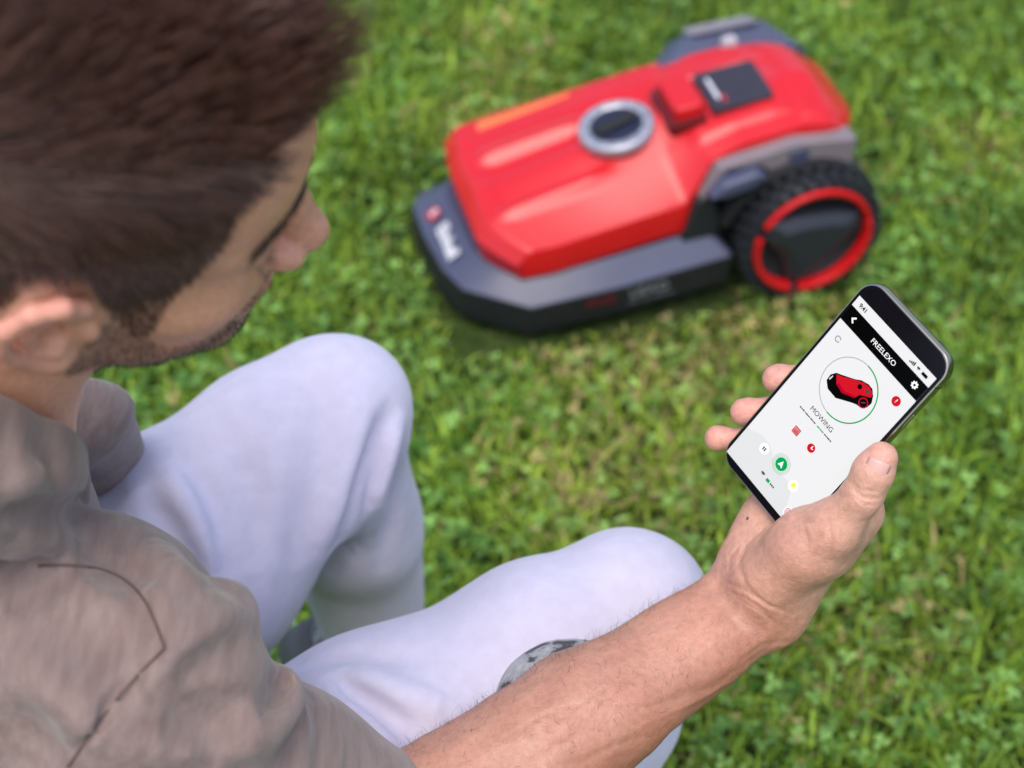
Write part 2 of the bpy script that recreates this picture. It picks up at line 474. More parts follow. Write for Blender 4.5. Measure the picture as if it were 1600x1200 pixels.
# base skirt
def sides(near, far): return [(a, -c) for a, c in near] + [(a, c) for a, c in reversed(far)]
out_b = sides([(-.086, 0), (-.084, .030), (-.070, .070), (-.004, .122), (.10, .124), (.238, .118)], [(-.090, .045), (-.090, .085), (-.078, .112), (-.02, .134), (.10, .128), (.238, .118)])
rings = []
for off, z in ((.012, .012), (.004, .016), (.0, .03), (-.003, .058)):
    rings.append([(a * (1 - off * 2) - 0, c * (1 - off * 4), zt(a, z)) for a, c in out_b])
inn = sides([(-.050, 0), (-.048, .028), (-.036, .062), (.004, .097), (.10, .098), (.215, .092)], [(-.053, .045), (-.053, .072), (-.045, .092), (-.01, .108), (.10, .100), (.215, .092)])
rings.append([(a, c, zt(a, .084)) for a, c in inn])
rings.append([(a + .006, c * .93, zt(a, .082)) for a, c in inn])
V, P = loft(rings)
o = part("bumper_skirt", V, P, [M_BLACK, M_GREY], bw=.003)
for p in o.data.polygons:
    if p.center.z > .055 and p.normal.z > .35: p.material_index = 1  # upward slope of the dark skirt: sky reflection painted in as paler blue-grey

# chassis
def box(a0, a1, c0, c1, z0, z1):
    V = [(a0, c0, z0), (a1, c0, z0), (a1, c1, z0), (a0, c1, z0), (a0, c0, z1), (a1, c0, z1), (a1, c1, z1), (a0, c1, z1)]
    return V, [(3, 2, 1, 0), (4, 5, 6, 7), (0, 1, 5, 4), (1, 2, 6, 5), (2, 3, 7, 6), (3, 0, 4, 7)]
def prism(poly_az, c0, c1):     # polygon in the a-z plane extruded along c
    n = len(poly_az); V = [(a, c0, z) for a, z in poly_az] + [(a, c1, z) for a, z in poly_az]
    P = [tuple(range(n)), tuple(range(n, 2 * n))[::-1]] + [(i, i + n, (i + 1) % n + n, (i + 1) % n) for i in range(n)]
    return V, P
V, P = prism([(0, .04), (.36, .05), (.385, .08), (.385, .165), (.20, .165), (.0, .10)], -.072, .072)
part("chassis", V, P, M_BLACK, bw=.004)

# red shell: height field with a folded side wall
def interp(x, xs, ys): return float(np.interp(x, xs, ys))
def shell():
    NA, NC = 96, 61; V = []; P = []
    for i in range(NA):
        s = i / (NA - 1)
        for j in range(NC):
            t = -1 + 2 * j / (NC - 1); at_ = abs(t)
            af = -.046 + (.034 if t < 0 else .008) * max(0, (at_ - .5) / .5) ** 1.3
            ae = .405 - .016 * at_ ** 3
            a = af + (ae - af) * s
            aa = -.045 + .447 * s
            w = interp(aa, [-.05, 0, .175, .212, .26, .36, .385, .402], [.101, .105, .094, .082, .080, .080, .077, .066])
            if t > 0: w = w + (interp(aa, [-.05, 0, .1, .2, .3, .36, .402], [.121, .123, .117, .103, .089, .083, .070]) - w) * min(1, t * 1.5)
            ze = interp(aa, [-.05, 0, .175, .212, .25, .33, .37, .402], [.124, .128, .146, .192, .205, .215, .210, .190])
            zc = interp(aa, [-.05, -.02, .05, .12, .2, .3, .36, .402], [.135, .145, .166, .186, .207, .228, .224, .186])
            if t > 0: ze = ze + (interp(aa, [-.05, 0, .1, .2, .3, .36, .402], [.138, .146, .168, .196, .216, .216, .195]) - ze) * min(1, t * 1.5)
            zz = ze + (zc - ze) * (1 - at_ ** 1.25)
            # raised flanks beside the front channel, recessed channel in the middle
            g = sstep(-.03, .0, aa) * (1 - sstep(.085, .125, aa))
            zz += g * (.0055 * np.exp(-((at_ - .46) / .07) ** 2) - .007 * (1 - sstep(.30, .42, at_)))
            g2 = sstep(.20, .215, aa) * (1 - sstep(.315, .33, aa))       # frame around the control panel
            zz += g2 * .004 * (sstep(.45, .5, at_) - sstep(.66, .72, at_))
            g3 = sstep(.325, .34, aa); zz += g3 * .005 * (1 - sstep(.78, .95, at_))
            zz -= .014 * (1 - sstep(0, .035, s)) ** 1.5 * 1.0          # front lip falls away
            c = t * w
            V.append((a, c, zz))
    for i in range(NA - 1):
        for j in range(NC - 1):
            k = i * NC + j; P.append((k, k + NC, k + NC + 1, k + 1))
    # border ring then side wall
    ring = [j for j in range(NC)] + [i * NC + NC - 1 for i in range(1, NA)] + [(NA - 1) * NC + j for j in range(NC - 2, -1, -1)] + [i * NC for i in range(NA - 2, 0, -1)]
    prev = ring
    def zb(a):
        return interp(a, [-.06, 0, .172, .186, .202, .215, .24, .30, .40], [.086, .087, .104, .104, .150, .186, .192, .196, .168])
    for step in (0, 1, 2):
        cur = []
        for k in ring:
            a, c, z = V[k]; b = zb(a)
            if step == 0: q = (a, c, max(z - .0035, b)); q = (a - .002 if a < 0 else a, c * 1.012, q[2])
            elif step == 1: q = (a + (.004 if a < -.01 else 0), c * 1.0, min(b, z - .006))
            else: q = (a + .01 if a < 0 else a - (.01 if a > .37 else 0), c * .92, min(b, z - .006))
            cur.append(len(V)); V.append(q)
        n = len(ring)
        for i in range(n):
            P.append((prev[i], prev[(i + 1) % n], cur[(i + 1) % n], cur[i]))
        prev = cur
    return V, P
V, P = shell()
sh = part("red_shell", V, P, M_RED, smooth=True)
m = sh.modifiers.new("es", 'EDGE_SPLIT'); m.split_angle = math.radians(38)
VS = np.array(V[:96 * 61])
def ztop(a, c):
    i = np.argmin((VS[:, 0] - a) ** 2 + (VS[:, 1] - c) ** 2); return VS[i, 2]

# lit far front shoulder facet of the shell, its orange glare painted on
pts = [(-.036, .112), (.0, .114), (.06, .112), (.11, .107)]
V = []
for i, (a, c) in enumerate(pts):
    wd = [.013, .013, .010, .003][i]
    V += [(a, c - wd, ztop(a, c - wd) + .0012), (a, c + .003, ztop(a, c) + .000), (a, c + .003, ztop(a, c) - .012), (a, c - wd, ztop(a, c - wd) - .004)]
P = [(0, 1, 2, 3), (15, 14, 13, 12)] + [(4 * i + j, 4 * i + 4 + j, 4 * i + 4 + (j + 1) % 4, 4 * i + (j + 1) % 4) for i in range(3) for j in range(4)]
part("lit_shoulder_facet", V, P, M_ORANGE, bw=.001)

# dial with silver ring
def lathe(prof, n=64):
    V = []; P = []
    for r, z in prof:
        for k in range(n): V.append((r * math.cos(2 * math.pi * k / n), r * math.sin(2 * math.pi * k / n), z))
    for i in range(len(prof) - 1):
        for k in range(n): P.append((i * n + k, i * n + (k + 1) % n, (i + 1) * n + (k + 1) % n, (i + 1) * n + k))
    P.append(tuple(range(n))[::-1]); P.append(tuple(range((len(prof) - 1) * n, len(prof) * n)))
    return V, P
def place(V, M): return [tuple(M @ Vector(v)) for v in V]
za = ztop(.135, 0); tl = Matrix.Translation((.135, .006, za - .001)) @ Matrix.Rotation(math.radians(-11), 4, 'Y')
V, P = lathe([(.043, -.008), (.0445, .003), (.0432, .0060), (.0405, .0075), (.0320, .0080), (.0305, .005)])
ring = part("dial_ring", place(V, tl), P, M_SILVER, smooth=True)
V, P = lathe([(.0305, -.004), (.0305, .0055), (.029, .0062)])
part("dial_face", place(V, tl), P, plain("navy_black_plastic", (.012, .014, .035), .35, .5), smooth=False)
V, P = box(-.026, .026, -.0075, .0075, .005, .0125)
part("dial_grip", place(V, tl @ Matrix.Rotation(math.radians(12), 4, 'Z')), P, M_BLACK, bw=.003)
for k in range(40):
    a = 2 * math.pi * k / 40
    V, P = box(.0325, .0385, -.0006, .0006, .0072, .0088)
    if k % 3 == 0: part("dial_mark", place(V, tl @ Matrix.Rotation(a, 4, 'Z')), P, M_GREY, parent=mower)

# stop button and dark well round it
def rrect(w, h, r, n=6):
    out = []
    for cx, cy, a0 in ((w / 2 - r, h / 2 - r, 0), (-w / 2 + r, h / 2 - r, 90), (-w / 2 + r, -h / 2 + r, 180), (w / 2 - r, -h / 2 + r, 270)):
        for k in range(n + 1):
            a = math.radians(a0 + 90 * k / n); out.append((cx + r * math.cos(a), cy + r * math.sin(a)))
    return out
def slab(w, h, r, z0, z1, b=.0, n=6):
    rings = [[(x, y, z0) for x, y in rrect(w, h, r, n)], [(x, y, z1 - b) for x, y in rrect(w, h, r, n)]]
    if b:
        for f in (.45, 1.0):
            ww = b * (1 - math.cos(f * math.pi / 2)); zz = z1 - b + b * math.sin(f * math.pi / 2)
            rings.append([(x, y, zz) for x, y in rrect(w - 2 * ww, h - 2 * ww, max(r - ww, .0005), n)])
    return loft(rings)
zb_ = ztop(.215, 0)
tb = Matrix.Translation((.211, .005, zb_)) @ Matrix.Rotation(math.radians(-7), 4, 'Y')
V, P = slab(.046, .076, .008, -.01, .0015); part("button_well", place(V, tb @ Matrix.Translation((-.004, -.003, 0))), P, plain("dark_red_recess", (.10, .004, .006), .5))
V, P = slab(.037, .066, .009, -.004, .018, .005); part("stop_button", place(V, tb), P, M_RED, smooth=False, bw=.0012)
tp = Matrix.Translation((.272, .003, ztop(.272, 0) + .001)) @ Matrix.Rotation(math.radians(-6), 4, 'Y')
V, P = slab(.074, .072, .006, -.01, .0022, .001); lcd = part("display_window", place(V, tp), P, M_LCD)
V, P = slab(.004, .040, .0015, .0023, .0028); part("display_print", place(V, tp @ Matrix.Translation((-.024, .001, 0))), P, M_WHITE, parent=mower)
V, P = slab(.004, .014, .0015, .0023, .0028); part("display_print", place(V, tp @ Matrix.Translation((-.018, -.020, 0))), P, M_REDP, parent=mower)

# side panels, latches, fenders: near side -1, far side +1
for sd in (-1, 1):
    poly = [(.200, .150), (.222, .190), (.281, .199), (.31, .205), (.385, .198), (.384, .160), (.318, .158), (.297, .160), (.268, .186), (.232, .187), (.208, .155)]
    V, P = prism(poly, .072 * sd, .0985 * sd); part("rear_side_panel", V, P, plain("warm_grey_plastic", (.20, .165, .175), .42, .5), bw=.0015)
    V, P = prism([(.305, .176), (.327, .180), (.325, .2), (.303, .196)], .096 * sd, .1015 * sd); part("latch", V, P, M_GREY, bw=.001)
    V, P = prism([(.312, .166), (.332, .168), (.331, .175), (.311, .173)], .096 * sd, .1035 * sd); part("latch_tab", V, P, plain("pale_plastic", (.45, .42, .42), .4), bw=.001)
    # arch behind the wheel
    arc = [(.322 + .100 * math.cos(a), .094 + .088 * math.sin(a)) for a in np.linspace(math.radians(165), math.radians(20), 14)]
    arc += [(.322 + .092 * math.cos(a), .094 + .080 * math.sin(a)) for a in np.linspace(math.radians(20), math.radians(165), 14)]
    V, P = prism(arc, .070 * sd, .112 * sd); part("wheel_arch", V, P, M_BLACK)
    # front strut and foot rest between skirt and wheel
    V, P = prism([(.205, .160), (.220, .178), (.262, .188), (.275, .178), (.258, .166), (.226, .158)], .086 * sd, .116 * sd)
    part("fender", V, P, M_GREY, bw=.005)
    V, P = prism([(.182, .096), (.196, .150), (.212, .158), (.222, .135), (.228, .098)], .080 * sd, .102 * sd)
    part("side_strut", V, P, M_BLACK, bw=.003)
# far wheel cover (grey top with dark inner side)
V, P = loft([[(.19, .085, .14), (.235, .15, .15), (.37, .15, .15), (.40, .085, .13)],
             [(.19, .085, .185), (.245, .145, .195), (.365, .145, .20), (.405, .085, .19)],
             [(.215, .088, .205), (.265, .125, .218), (.355, .125, .222), (.39, .088, .205)]])
part("wheel_cover", V, P, plain("slate_plastic", (.055, .065, .115), .4, .5), bw=.004)
V, P = loft([[(.262, .126, .214), (.262, .150, .205), (.35, .150, .208), (.352, .126, .219)],
             [(.264, .112, .222), (.268, .146, .212), (.345, .146, .216), (.350, .112, .227)]])
part("cover_cap", V, P, plain("mauve_grey_plastic", (.22, .195, .22), .5, .4), bw=.003)
V, P = prism([(.292, .205), (.312, .206), (.310, .226), (.294, .225)], .084, .098); part("latch", V, P, plain("pale_plastic_tab", (.4, .38, .4), .4), bw=.002)

# wheels
def make_wheel(sd, a0, z0, R, c0, c1, name="wheel"):
    w = empty(name, Matrix.Identity(4)); w.parent = mower; w.location = (a0, 0, z0)
    cm = (c0 + c1) / 2
    def turn(prof, n=72):       # prof (r, c)
        V = []; P = []
        for r, c in prof:
            for k in range(n): V.append((r * math.cos(2 * math.pi * k / n), c, r * math.sin(2 * math.pi * k / n)))
        for i in range(len(prof) - 1):
            for k in range(n): P.append((i * n + k, i * n + (k + 1) % n, (i + 1) * n + (k + 1) % n, (i + 1) * n + k))
        return V, P
    o, i_ = c1 * sd, c0 * sd
    V, P = turn([(R * .84, o - .004 * sd), (R * .885, o), (R * .93, o - .003 * sd), (R * .95, o - .008 * sd), (R * .95, i_ + .006 * sd), (R * .9, i_), (R * .5, i_), (.01, i_)])
    tyre = part("tyre", V, P, M_TYRE, parent=w, smooth=True)
    for k in range(30):
        a = 2 * math.pi * k / 30
        for (q0, q1, sh_) in ((0.02, .46, 0), (.54, .98, .5)):
            aa = a + sh_ * 2 * math.pi / 30
            Vb, Pb = box(R * .93, R * 1.03, i_ + (o - i_) * q0, i_ + (o - i_) * q1, -.0042, .0042)
            part("tread_lug", place(Vb, Matrix.Rotation(-aa, 4, 'Y')), Pb, M_TYRE, parent=w)
    V, P = turn([(R * .84, o - .004 * sd), (R * .81, o - .012 * sd), (.004, o - .014 * sd)])
    part("rim", V, P, M_BLACK, parent=w, smooth=True)
    # three red arc segments
    for g in range(3):
        A0 = math.radians([20, 166, 262][g]); A1 = math.radians([152, 252, 374][g]); V = []; n = 22
        for k in range(n + 1):
            a = A0 + (A1 - A0) * k / n
            for r, c in ((R * .765, o - .008 * sd), (R * .780, o + .004 * sd), (R * .85, o + .005 * sd), (R * .875, o - .006 * sd)):
                V.append((r * math.cos(a), c, r * math.sin(a)))
        P = [(0, 1, 2, 3), tuple(4 * n + j for j in (3, 2, 1, 0))] + [(4 * k + j, 4 * k + 4 + j, 4 * k + 4 + (j + 1) % 4, 4 * k + (j + 1) % 4) for k in range(n) for j in range(4)]
        part("rim_arc", V, P, M_RED, parent=w, bw=.001)
    # hub with three flared arms
    V = []; n = 3
    for c, f in ((o - .012 * sd, 1.0), (o - .002 * sd, .9), (o + .006 * sd, .62)):
        for g in range(3):
            b = math.radians([159, 257, 377][g])
            for dlt, rr in ((-.62, .55), (-.17, .80), (.17, .80), (.62, .55)):
                V.append((R * rr * f * math.cos(b + dlt), c, R * rr * f * math.sin(b + dlt)))
    P = [tuple(range(24, 36))] + [(r * 12 + k, r * 12 + (k + 1) % 12, r * 12 + 12 + (k + 1) % 12, r * 12 + 12 + k) for r in (0, 1) for k in range(12)]
    part("hub", V, P, plain("dark_hub_plastic", (.018, .020, .028), .35, .5), parent=w, bw=.002)
    return w
make_wheel(-1, .328, .0935, .084, .106, .138)
make_wheel(1, .328, .0935, .084, .106, .138)

def text_mesh(name, txt, size, mat, parent, M, ext=.0004, bold=0.0, sx=1.0):
    cu = bpy.data.curves.new(name, 'FONT'); cu.body = txt; cu.size = size; cu.extrude = ext; cu.offset = bold
    cu.align_x = 'CENTER'; cu.align_y = 'CENTER'; cu.resolution_u = 3
    tmp = bpy.data.objects.new(name + "_src", cu); scene.collection.objects.link(tmp)
    dg = bpy.context.evaluated_depsgraph_get(); me = bpy.data.meshes.new_from_object(tmp.evaluated_get(dg))
    bpy.data.objects.remove(tmp); bpy.data.curves.remove(cu)
    me.materials.clear(); me.materials.append(mat); me.name = name
    o = link(bpy.data.objects.new(name, me), parent); o.matrix_local = M @ Matrix.Diagonal((sx, 1, 1, 1))
    return o
# lettering on the near side of the skirt and on the nose
slope = math.radians(4.4)
RX = Matrix.Rotation(-slope, 4, 'Y') @ Matrix.Rotation(math.radians(88), 4, 'X')
text_mesh("side_lettering", "FREE", .0160, plain("dark_red_print", (.13, .006, .012), .5), mower, Matrix.Translation((.078, -.1275, .052)) @ RX, sx=1.05)
text_mesh("side_lettering", "LEXO", .0165, plain("grey_print", (.20, .21, .215), .5), mower, Matrix.Translation((.136, -.1270, .0565)) @ RX, sx=1.15)
for k_, (x_, w_) in enumerate(((.118, .012), (.133, .009), (.149, .016), (.163, .007))):
    V, P = box(-w_ / 2, w_ / 2, -.0014, .0014, 0, .0004); part("small_print", place(V, Matrix.Translation((x_, -.1268, .0425 + (x_ - .118) * .077)) @ RX), P, plain("dim_print", (.10, .10, .105), .5))
# nose badge lies on the sloping grey face
def nose(c, out):   # point on the front slope
    a = np.interp(c, [-.07, -.03, 0, .045, .085], [-.070, -.084, -.086, -.090, -.090]); b = np.interp(c, [-.062, -.028, 0, .045, .072], [-.036, -.048, -.050, -.053, -.053])
    f = out; return Vector((a * (1 - f) + b * f, c, .058 * (1 - f) + .084 * f + .0015))
nz = math.atan2(.026, .036)
NB = Matrix.Rotation(math.radians(-90), 4, 'Z') @ Matrix.Rotation(nz, 4, 'X')
V, P = slab(.017, .017, .002, 0, .0012); o = part("badge", V, P, M_REDP); o.matrix_local = Matrix.Translation(nose(.052, .5) + Vector((-.001, 0, .001))) @ NB @ Matrix.Rotation(math.radians(6), 4, 'Z')
text_mesh("badge_lettering", "E", .014, M_WHITE, mower, Matrix.Translation(nose(.052, .5) + Vector((-.001, 0, .0026))) @ NB @ Matrix.Rotation(math.radians(6), 4, 'Z'), bold=.0006)
text_mesh("nose_lettering", "Einhell", .0225, M_WHITE, mower, Matrix.Translation(nose(.0, .5) + Vector((-.0015, -.001, .0014))) @ NB, bold=.0008, sx=1.0)

#SECTION_PHONE
# ------------------------------------------------------------------ phone
PH0 = np.array([0.1814, 0.6751, 0.6621])
PHM = np.array([[0.5474, 0.5198, -0.6559], [-0.8144, 0.1506, -0.5603], [-0.1925, 0.8409, 0.5058]])
PHM = np.linalg.qr(PHM)[0] * np.sign(np.diag(np.linalg.qr(PHM)[1]))
phone_mw = Matrix([list(PHM[i]) + [PH0[i]] for i in range(3)] + [[0, 0, 0, 1]])
def onph(px, py, n):
    r = CF + (px - 800) / 2667 * CR - (py - 600) / 2667 * CU; nn = PHM[:, 2]
    return CC + r * (((PH0 + nn * n - CC) @ nn) / (r @ nn))
phone = empty("smartphone", phone_mw)
tag(phone, "black smartphone held upright in the hand showing a mower app on a white screen", "phone")
M_GLASS = plain("black_glass", (.004, .004, .006), .15, .22, noise=0)
M_FRAME = plain("polished_steel_rim", (.36, .33, .27), .22, .5, metal=1.0, noise=.03)
mm = .001
V, P = slab(.0715, .147, .0115, -.0070, -.0004, .0012, n=10); bev = part("frame", V, P, M_FRAME, parent=phone)
bev.data.polygons.foreach_set("use_smooth", np.ones(len(bev.data.polygons), bool)); bev.modifiers.new("es", 'EDGE_SPLIT').split_angle = math.radians(40)
V, P = slab(.0692, .1447, .0105, -.0006, .0003, .0003, n=10); part("front_glass", V, P, M_GLASS, parent=phone)
V, P = slab(.026, .028, .006, -.0098, -.0077, n=6); V = [(x - .017, y + .056, z) for x, y, z in V]; part("camera_bump", V, P, M_GLASS, parent=phone)
for y0, ln in ((.030, .010),):
    V, P = box(.0355, .0363, y0 - ln / 2, y0 + ln / 2, -.0055, -.0030); part("side_key", V, P, M_FRAME, parent=phone, bw=.0003)
V, P = box(.0352, .03585, .0555, .0563, -.0078, -.0005); part("antenna_line", V, P, M_BLACK, parent=phone)

def screen_mat(name, col, e=1.0):
    t = NT(name); t.set(Base_Color=(*[c * .3 for c in col], 1), Roughness=.25, Specular_IOR_Level=.08)
    t.b.inputs["Emission Color"].default_value = (*col, 1); t.b.inputs["Emission Strength"].default_value = e
    return t.m
S_W = screen_mat("screen_white", (.35, .35, .352)); S_K = screen_mat("screen_black", (.001, .001, .001), .3)
S_T = screen_mat("screen_text_white", (.5, .5, .5)); S_G = screen_mat("screen_green", (.0, .16, .035)); S_LG = screen_mat("screen_pale_green", (.09, .22, .12))
S_TK = screen_mat("screen_track_grey", (.17, .17, .175)); S_R = screen_mat("screen_red", (.27, .003, .008)); S_DK = screen_mat("screen_dark_grey", (.03, .03, .032)); S_GR = screen_mat("screen_light_grey", (.30, .30, .31))
S_C = screen_mat("screen_disc_white", (.42, .42, .43)); S_Y = screen_mat("screen_yellow", (.60, .38, .01)); S_MG = screen_mat("screen_map_grey", (.315, .32, .32))
def flat(name, pts, mat, z, parent=None):
    V = [(x * mm, y * mm, z * mm) for x, y in pts] + [(x * mm, y * mm, (z - .03) * mm) for x, y in pts]; n = len(pts)
    return part(name, V, [tuple(range(n))] + [(i, i + n, (i + 1) % n + n, (i + 1) % n) for i in range(n)], mat, parent=parent or phone)
def circ(cx, cy, r, n=40): return [(cx + r * math.cos(2 * math.pi * k / n), cy + r * math.sin(2 * math.pi * k / n)) for k in range(n)]
def band(name, cx, cy, r0, r1, a0, a1, mat, z, n=48):
    V = []
    for k in range(n + 1):
        a = math.radians(a0 + (a1 - a0) * k / n)
        for r in (r0, r1): V.append(((cx + r * math.cos(a)) * mm, (cy + r * math.sin(a)) * mm, z * mm))
    return part(name, V, [(2 * k, 2 * k + 1, 2 * k + 3, 2 * k + 2) for k in range(n)], mat, parent=phone)
def rect(x0, y0, x1, y1): return [(x0, y0), (x1, y0), (x1, y1), (x0, y1)]
Z0 = .36
flat("screen", rect(-32.8, -67.6, 32.8, 60.4), S_W, Z0)
flat("header_bar", rect(-32.8, 42.9, 32.8, 53.4), S_K, Z0 + .06)
flat("map_area", [(-32.8, -67.6), (-32.8, -47), (-22, -42.5), (-14, -43), (-2, -50), (8, -49), (13, -50), (17.5, -60), (20, -67.6)], S_MG, Z0 + .06)
def txt(s, x, y, size, mat, rot=0, bold=0, sx=1.0, name="screen_text", z=.14):
    return text_mesh(name, s, size * mm, mat, phone, Matrix.Translation((x * mm, y * mm, (Z0 + z) * mm)) @ Matrix.Rotation(rot, 4, 'Z'), ext=0, bold=bold * mm, sx=sx)
txt("FREELEXO", 0, 48.0, 4.4, S_T)
txt("9:41", -26.0, 56.8, 3.6, S_K, bold=.1)
txt("MOWING", -1.2, -7.0, 4.4, S_K)
x_ = -16.4
for w_, g_, m_ in ((1.2, .25, S_DK), (.8, .25, S_DK), (1.6, .6, S_DK), (.7, .25, S_DK), (2.0, .25, S_DK), (1.1, .6, S_DK), (1.7, .25, S_DK), (1.0, .25, S_DK), (1.3, 1.6, S_DK), (2.2, .3, S_G), (1.2, .25, S_G), (1.8, .7, S_G), (1.3, .25, S_DK), (.8, .25, S_DK), (2.1, .25, S_DK), (1.2, .2, S_DK)):
    flat("status_mark", rect(x_, -12.25, x_ + w_, -11.45), m_, Z0 + .12); x_ += w_ + g_
# chevron
flat("back_icon", [(-27.7, 48.0), (-25.5, 50.2), (-24.8, 49.5), (-26.3, 48.0), (-24.8, 46.5), (-25.5, 45.8)], S_T, Z0 + .12)
# signal, wifi, battery
for k in range(4): flat("signal_bar", rect(14.4 + k * 1.1, 55.6, 15.2 + k * 1.1, 56.5 + k * .55), S_K, Z0 + .12)
for r in (.4, 1.1, 1.9): band("wifi_icon", 21.3, 55.7, r * .62, r, 45, 135, S_K, Z0 + .12, 10)
flat("battery_icon", rect(24.4, 55.7, 28.6, 57.6), S_K, Z0 + .12)
# gear
g = []
for k in range(32):
    a = 2 * math.pi * k / 32; r = 2.35 if (k // 2) % 2 == 0 else 1.75; g.append((26.0 + r * math.cos(a), 48.6 + r * math.sin(a)))
flat("gear_icon", g, S_T, Z0 + .12); flat("gear_hole", circ(26.0, 48.6, .8, 20), S_K, Z0 + .16)
band("ghost_icon", -25.6, 33.3, 1.3, 2.1, 20, 340, S_TK, Z0 + .1, 24)
band("progress_track", -.8, 17.2, 18.45, 18.95, 0, 360, S_TK, Z0 + .1, 96)
band("progress_arc", -.8, 17.2, 18.3, 19.1, -93, 92, S_G, Z0 + .14, 64)
flat("help_button", circ(24.4, 34.2, 2.9), S_R, Z0 + .1); txt("?", 24.4, 34.2, 3.6, S_T)
flat("calendar_icon", rect(-10.6, -26.2, -5.8, -21.6), S_R, Z0 + .1)
for i in range(3):
    for j in range(2): flat("calendar_cell", rect(-9.9 + i * 1.4, -25.5 + j * 1.4, -9.4 + i * 1.4, -25.0 + j * 1.4), S_C, Z0 + .14)
flat("calendar_cell", rect(-10.2, -22.8, -6.2, -22.5), S_C, Z0 + .14)
flat("clock_button", circ(5.5, -23.9, 2.7), S_R, Z0 + .1)
flat("clock_hand", [(5.2, -24.2), (5.8, -24.2), (5.9, -22.2), (5.4, -22.2)], S_T, Z0 + .14); flat("clock_hand", [(5.4, -24.3), (7.0, -24.0), (7.0, -23.5), (5.4, -23.8)], S_T, Z0 + .14)
for cx, cy in ((-15.8, -47.2), (12.6, -48.4), (21.2, -62.0)): flat("button_disc", circ(cx, cy, 3.5), S_C, Z0 + .1)
flat("pause_bar", rect(-16.9, -48.4, -16.1, -46.0), S_K, Z0 + .16); flat("pause_bar", rect(-15.5, -48.4, -14.7, -46.0), S_K, Z0 + .16)
flat("home_icon", [(11.2, -50.0), (11.2, -47.2), (12.6, -46.2), (14.2, -47.4), (13.3, -48.2), (14.2, -50.2), (12.7, -49.0)], S_Y, Z0 + .16)
for r in (4.6, 5.3, 6.1): band("button_ring", -1.6, -45.2, r, r + .22, 0, 360, S_LG, Z0 + .16, 48)
flat("start_disc", circ(-1.6, -45.2, 4.1), S_G, Z0 + .14)
flat("arrow_icon", [(-1.6, -42.8), (.2, -47.2), (-1.6, -46.3), (-3.6, -46.9)], S_T, Z0 + .18)
for r in (.6, 1.5, 2.4): band("wifi_icon", -6.4, -59.6, r * .62, r, 45, 135, S_DK, Z0 + .16, 12)
flat("battery_icon", rect(-2.6, -59.9, .2, -57.9), S_G, Z0 + .16); [flat("status_mark", rect(a_, -59.6, a_ + .9, -58.4), S_DK, Z0 + .16) for a_ in (1.0, 2.3, 3.6)]
for r0, r1 in ((.2, .8), (1.3, 1.7), (2.2, 2.6)): band("blade_icon", 21.2, -62.0, r0, r1, 0, 330, S_R, Z0 + .16, 18)
# little mower picture
mk = flat("mower_picture", [(-14.6, 11.4), (-15.0, 15.5), (-13.0, 18.9), (-9.2, 20.8), (-2, 24.8), (1.2, 27.2), (6, 28.8), (9.4, 28.6), (12.6, 26.0), (14.6, 22.5), (14.2, 18.6), (12.0, 15.8), (8.6, 15.2), (5.4, 13.6), (-3.5, 8.2), (-10.7, 8.4)], S_K, Z0 + .14)
flat("picture_shell", [(-12.4, 18.3), (-8, 20.6), (-3.4, 23.6), (3, 27.3), (7.2, 28.3), (11.4, 26.9), (12.2, 24.4), (9.6, 22.8), (6.0, 20.4), (5.0, 16.8), (-2.6, 13.2), (-8.4, 14.2)], S_R, Z0 + .18)
flat("picture_shade", [(-8.4, 14.2), (-2.6, 13.2), (5.0, 16.8), (5.2, 18.2), (-2.4, 15.0), (-8.0, 16.0)], screen_mat("screen_deep_red", (.20, .0, .01)), Z0 + .22)
flat("picture_dial", circ(3.0, 23.9, 1.5, 20), S_K, Z0 + .22); flat("picture_panel", [(6.2, 25.0), (8.2, 26.6), (10.0, 25.6), (8.2, 24.0)], S_DK, Z0 + .22)
band("picture_wheel", 10.9, 18.9, 2.5, 3.1, 0, 360, S_R, Z0 + .22, 32)
flat("picture_glint", [(-14.2, 13.2), (-13.6, 16.2), (-13.0, 16.0), (-13.2, 13.0)], S_GR, Z0 + .2)
flat("picture_glint", [(9.8, 17.6), (12.2, 19.8), (11.6, 20.2), (9.6, 18.4)], S_DK, Z0 + .24)

#SECTION_PERSON
# ------------------------------------------------------------------ person
HD0 = np.array([-0.1912, 0.5883, 0.9003])
HDM = np.array([[0.9351, -0.11, 0.337], [0.1989, 0.9497, -0.2418], [-0.2934, 0.2931, 0.9099]])
def T(x, y, z): return HDM @ np.array([x, y, z]) + HD0

RS = at(205, 1092, .85); LS = np.array([-.37, .73, .67]); NB_ = np.array([-.275, .598, .728])
EL = at(560, 1345, .97); WR = onph(1187, 942, -.022)
WU = onph(1160, 922, -.024); WRd = onph(1208, 954, -.022)
PN = PHM[:, 2]                              # towards the viewer
ARM = (EL - WR) / np.linalg.norm(EL - WR)
LE = at(180, 800, 1.30)

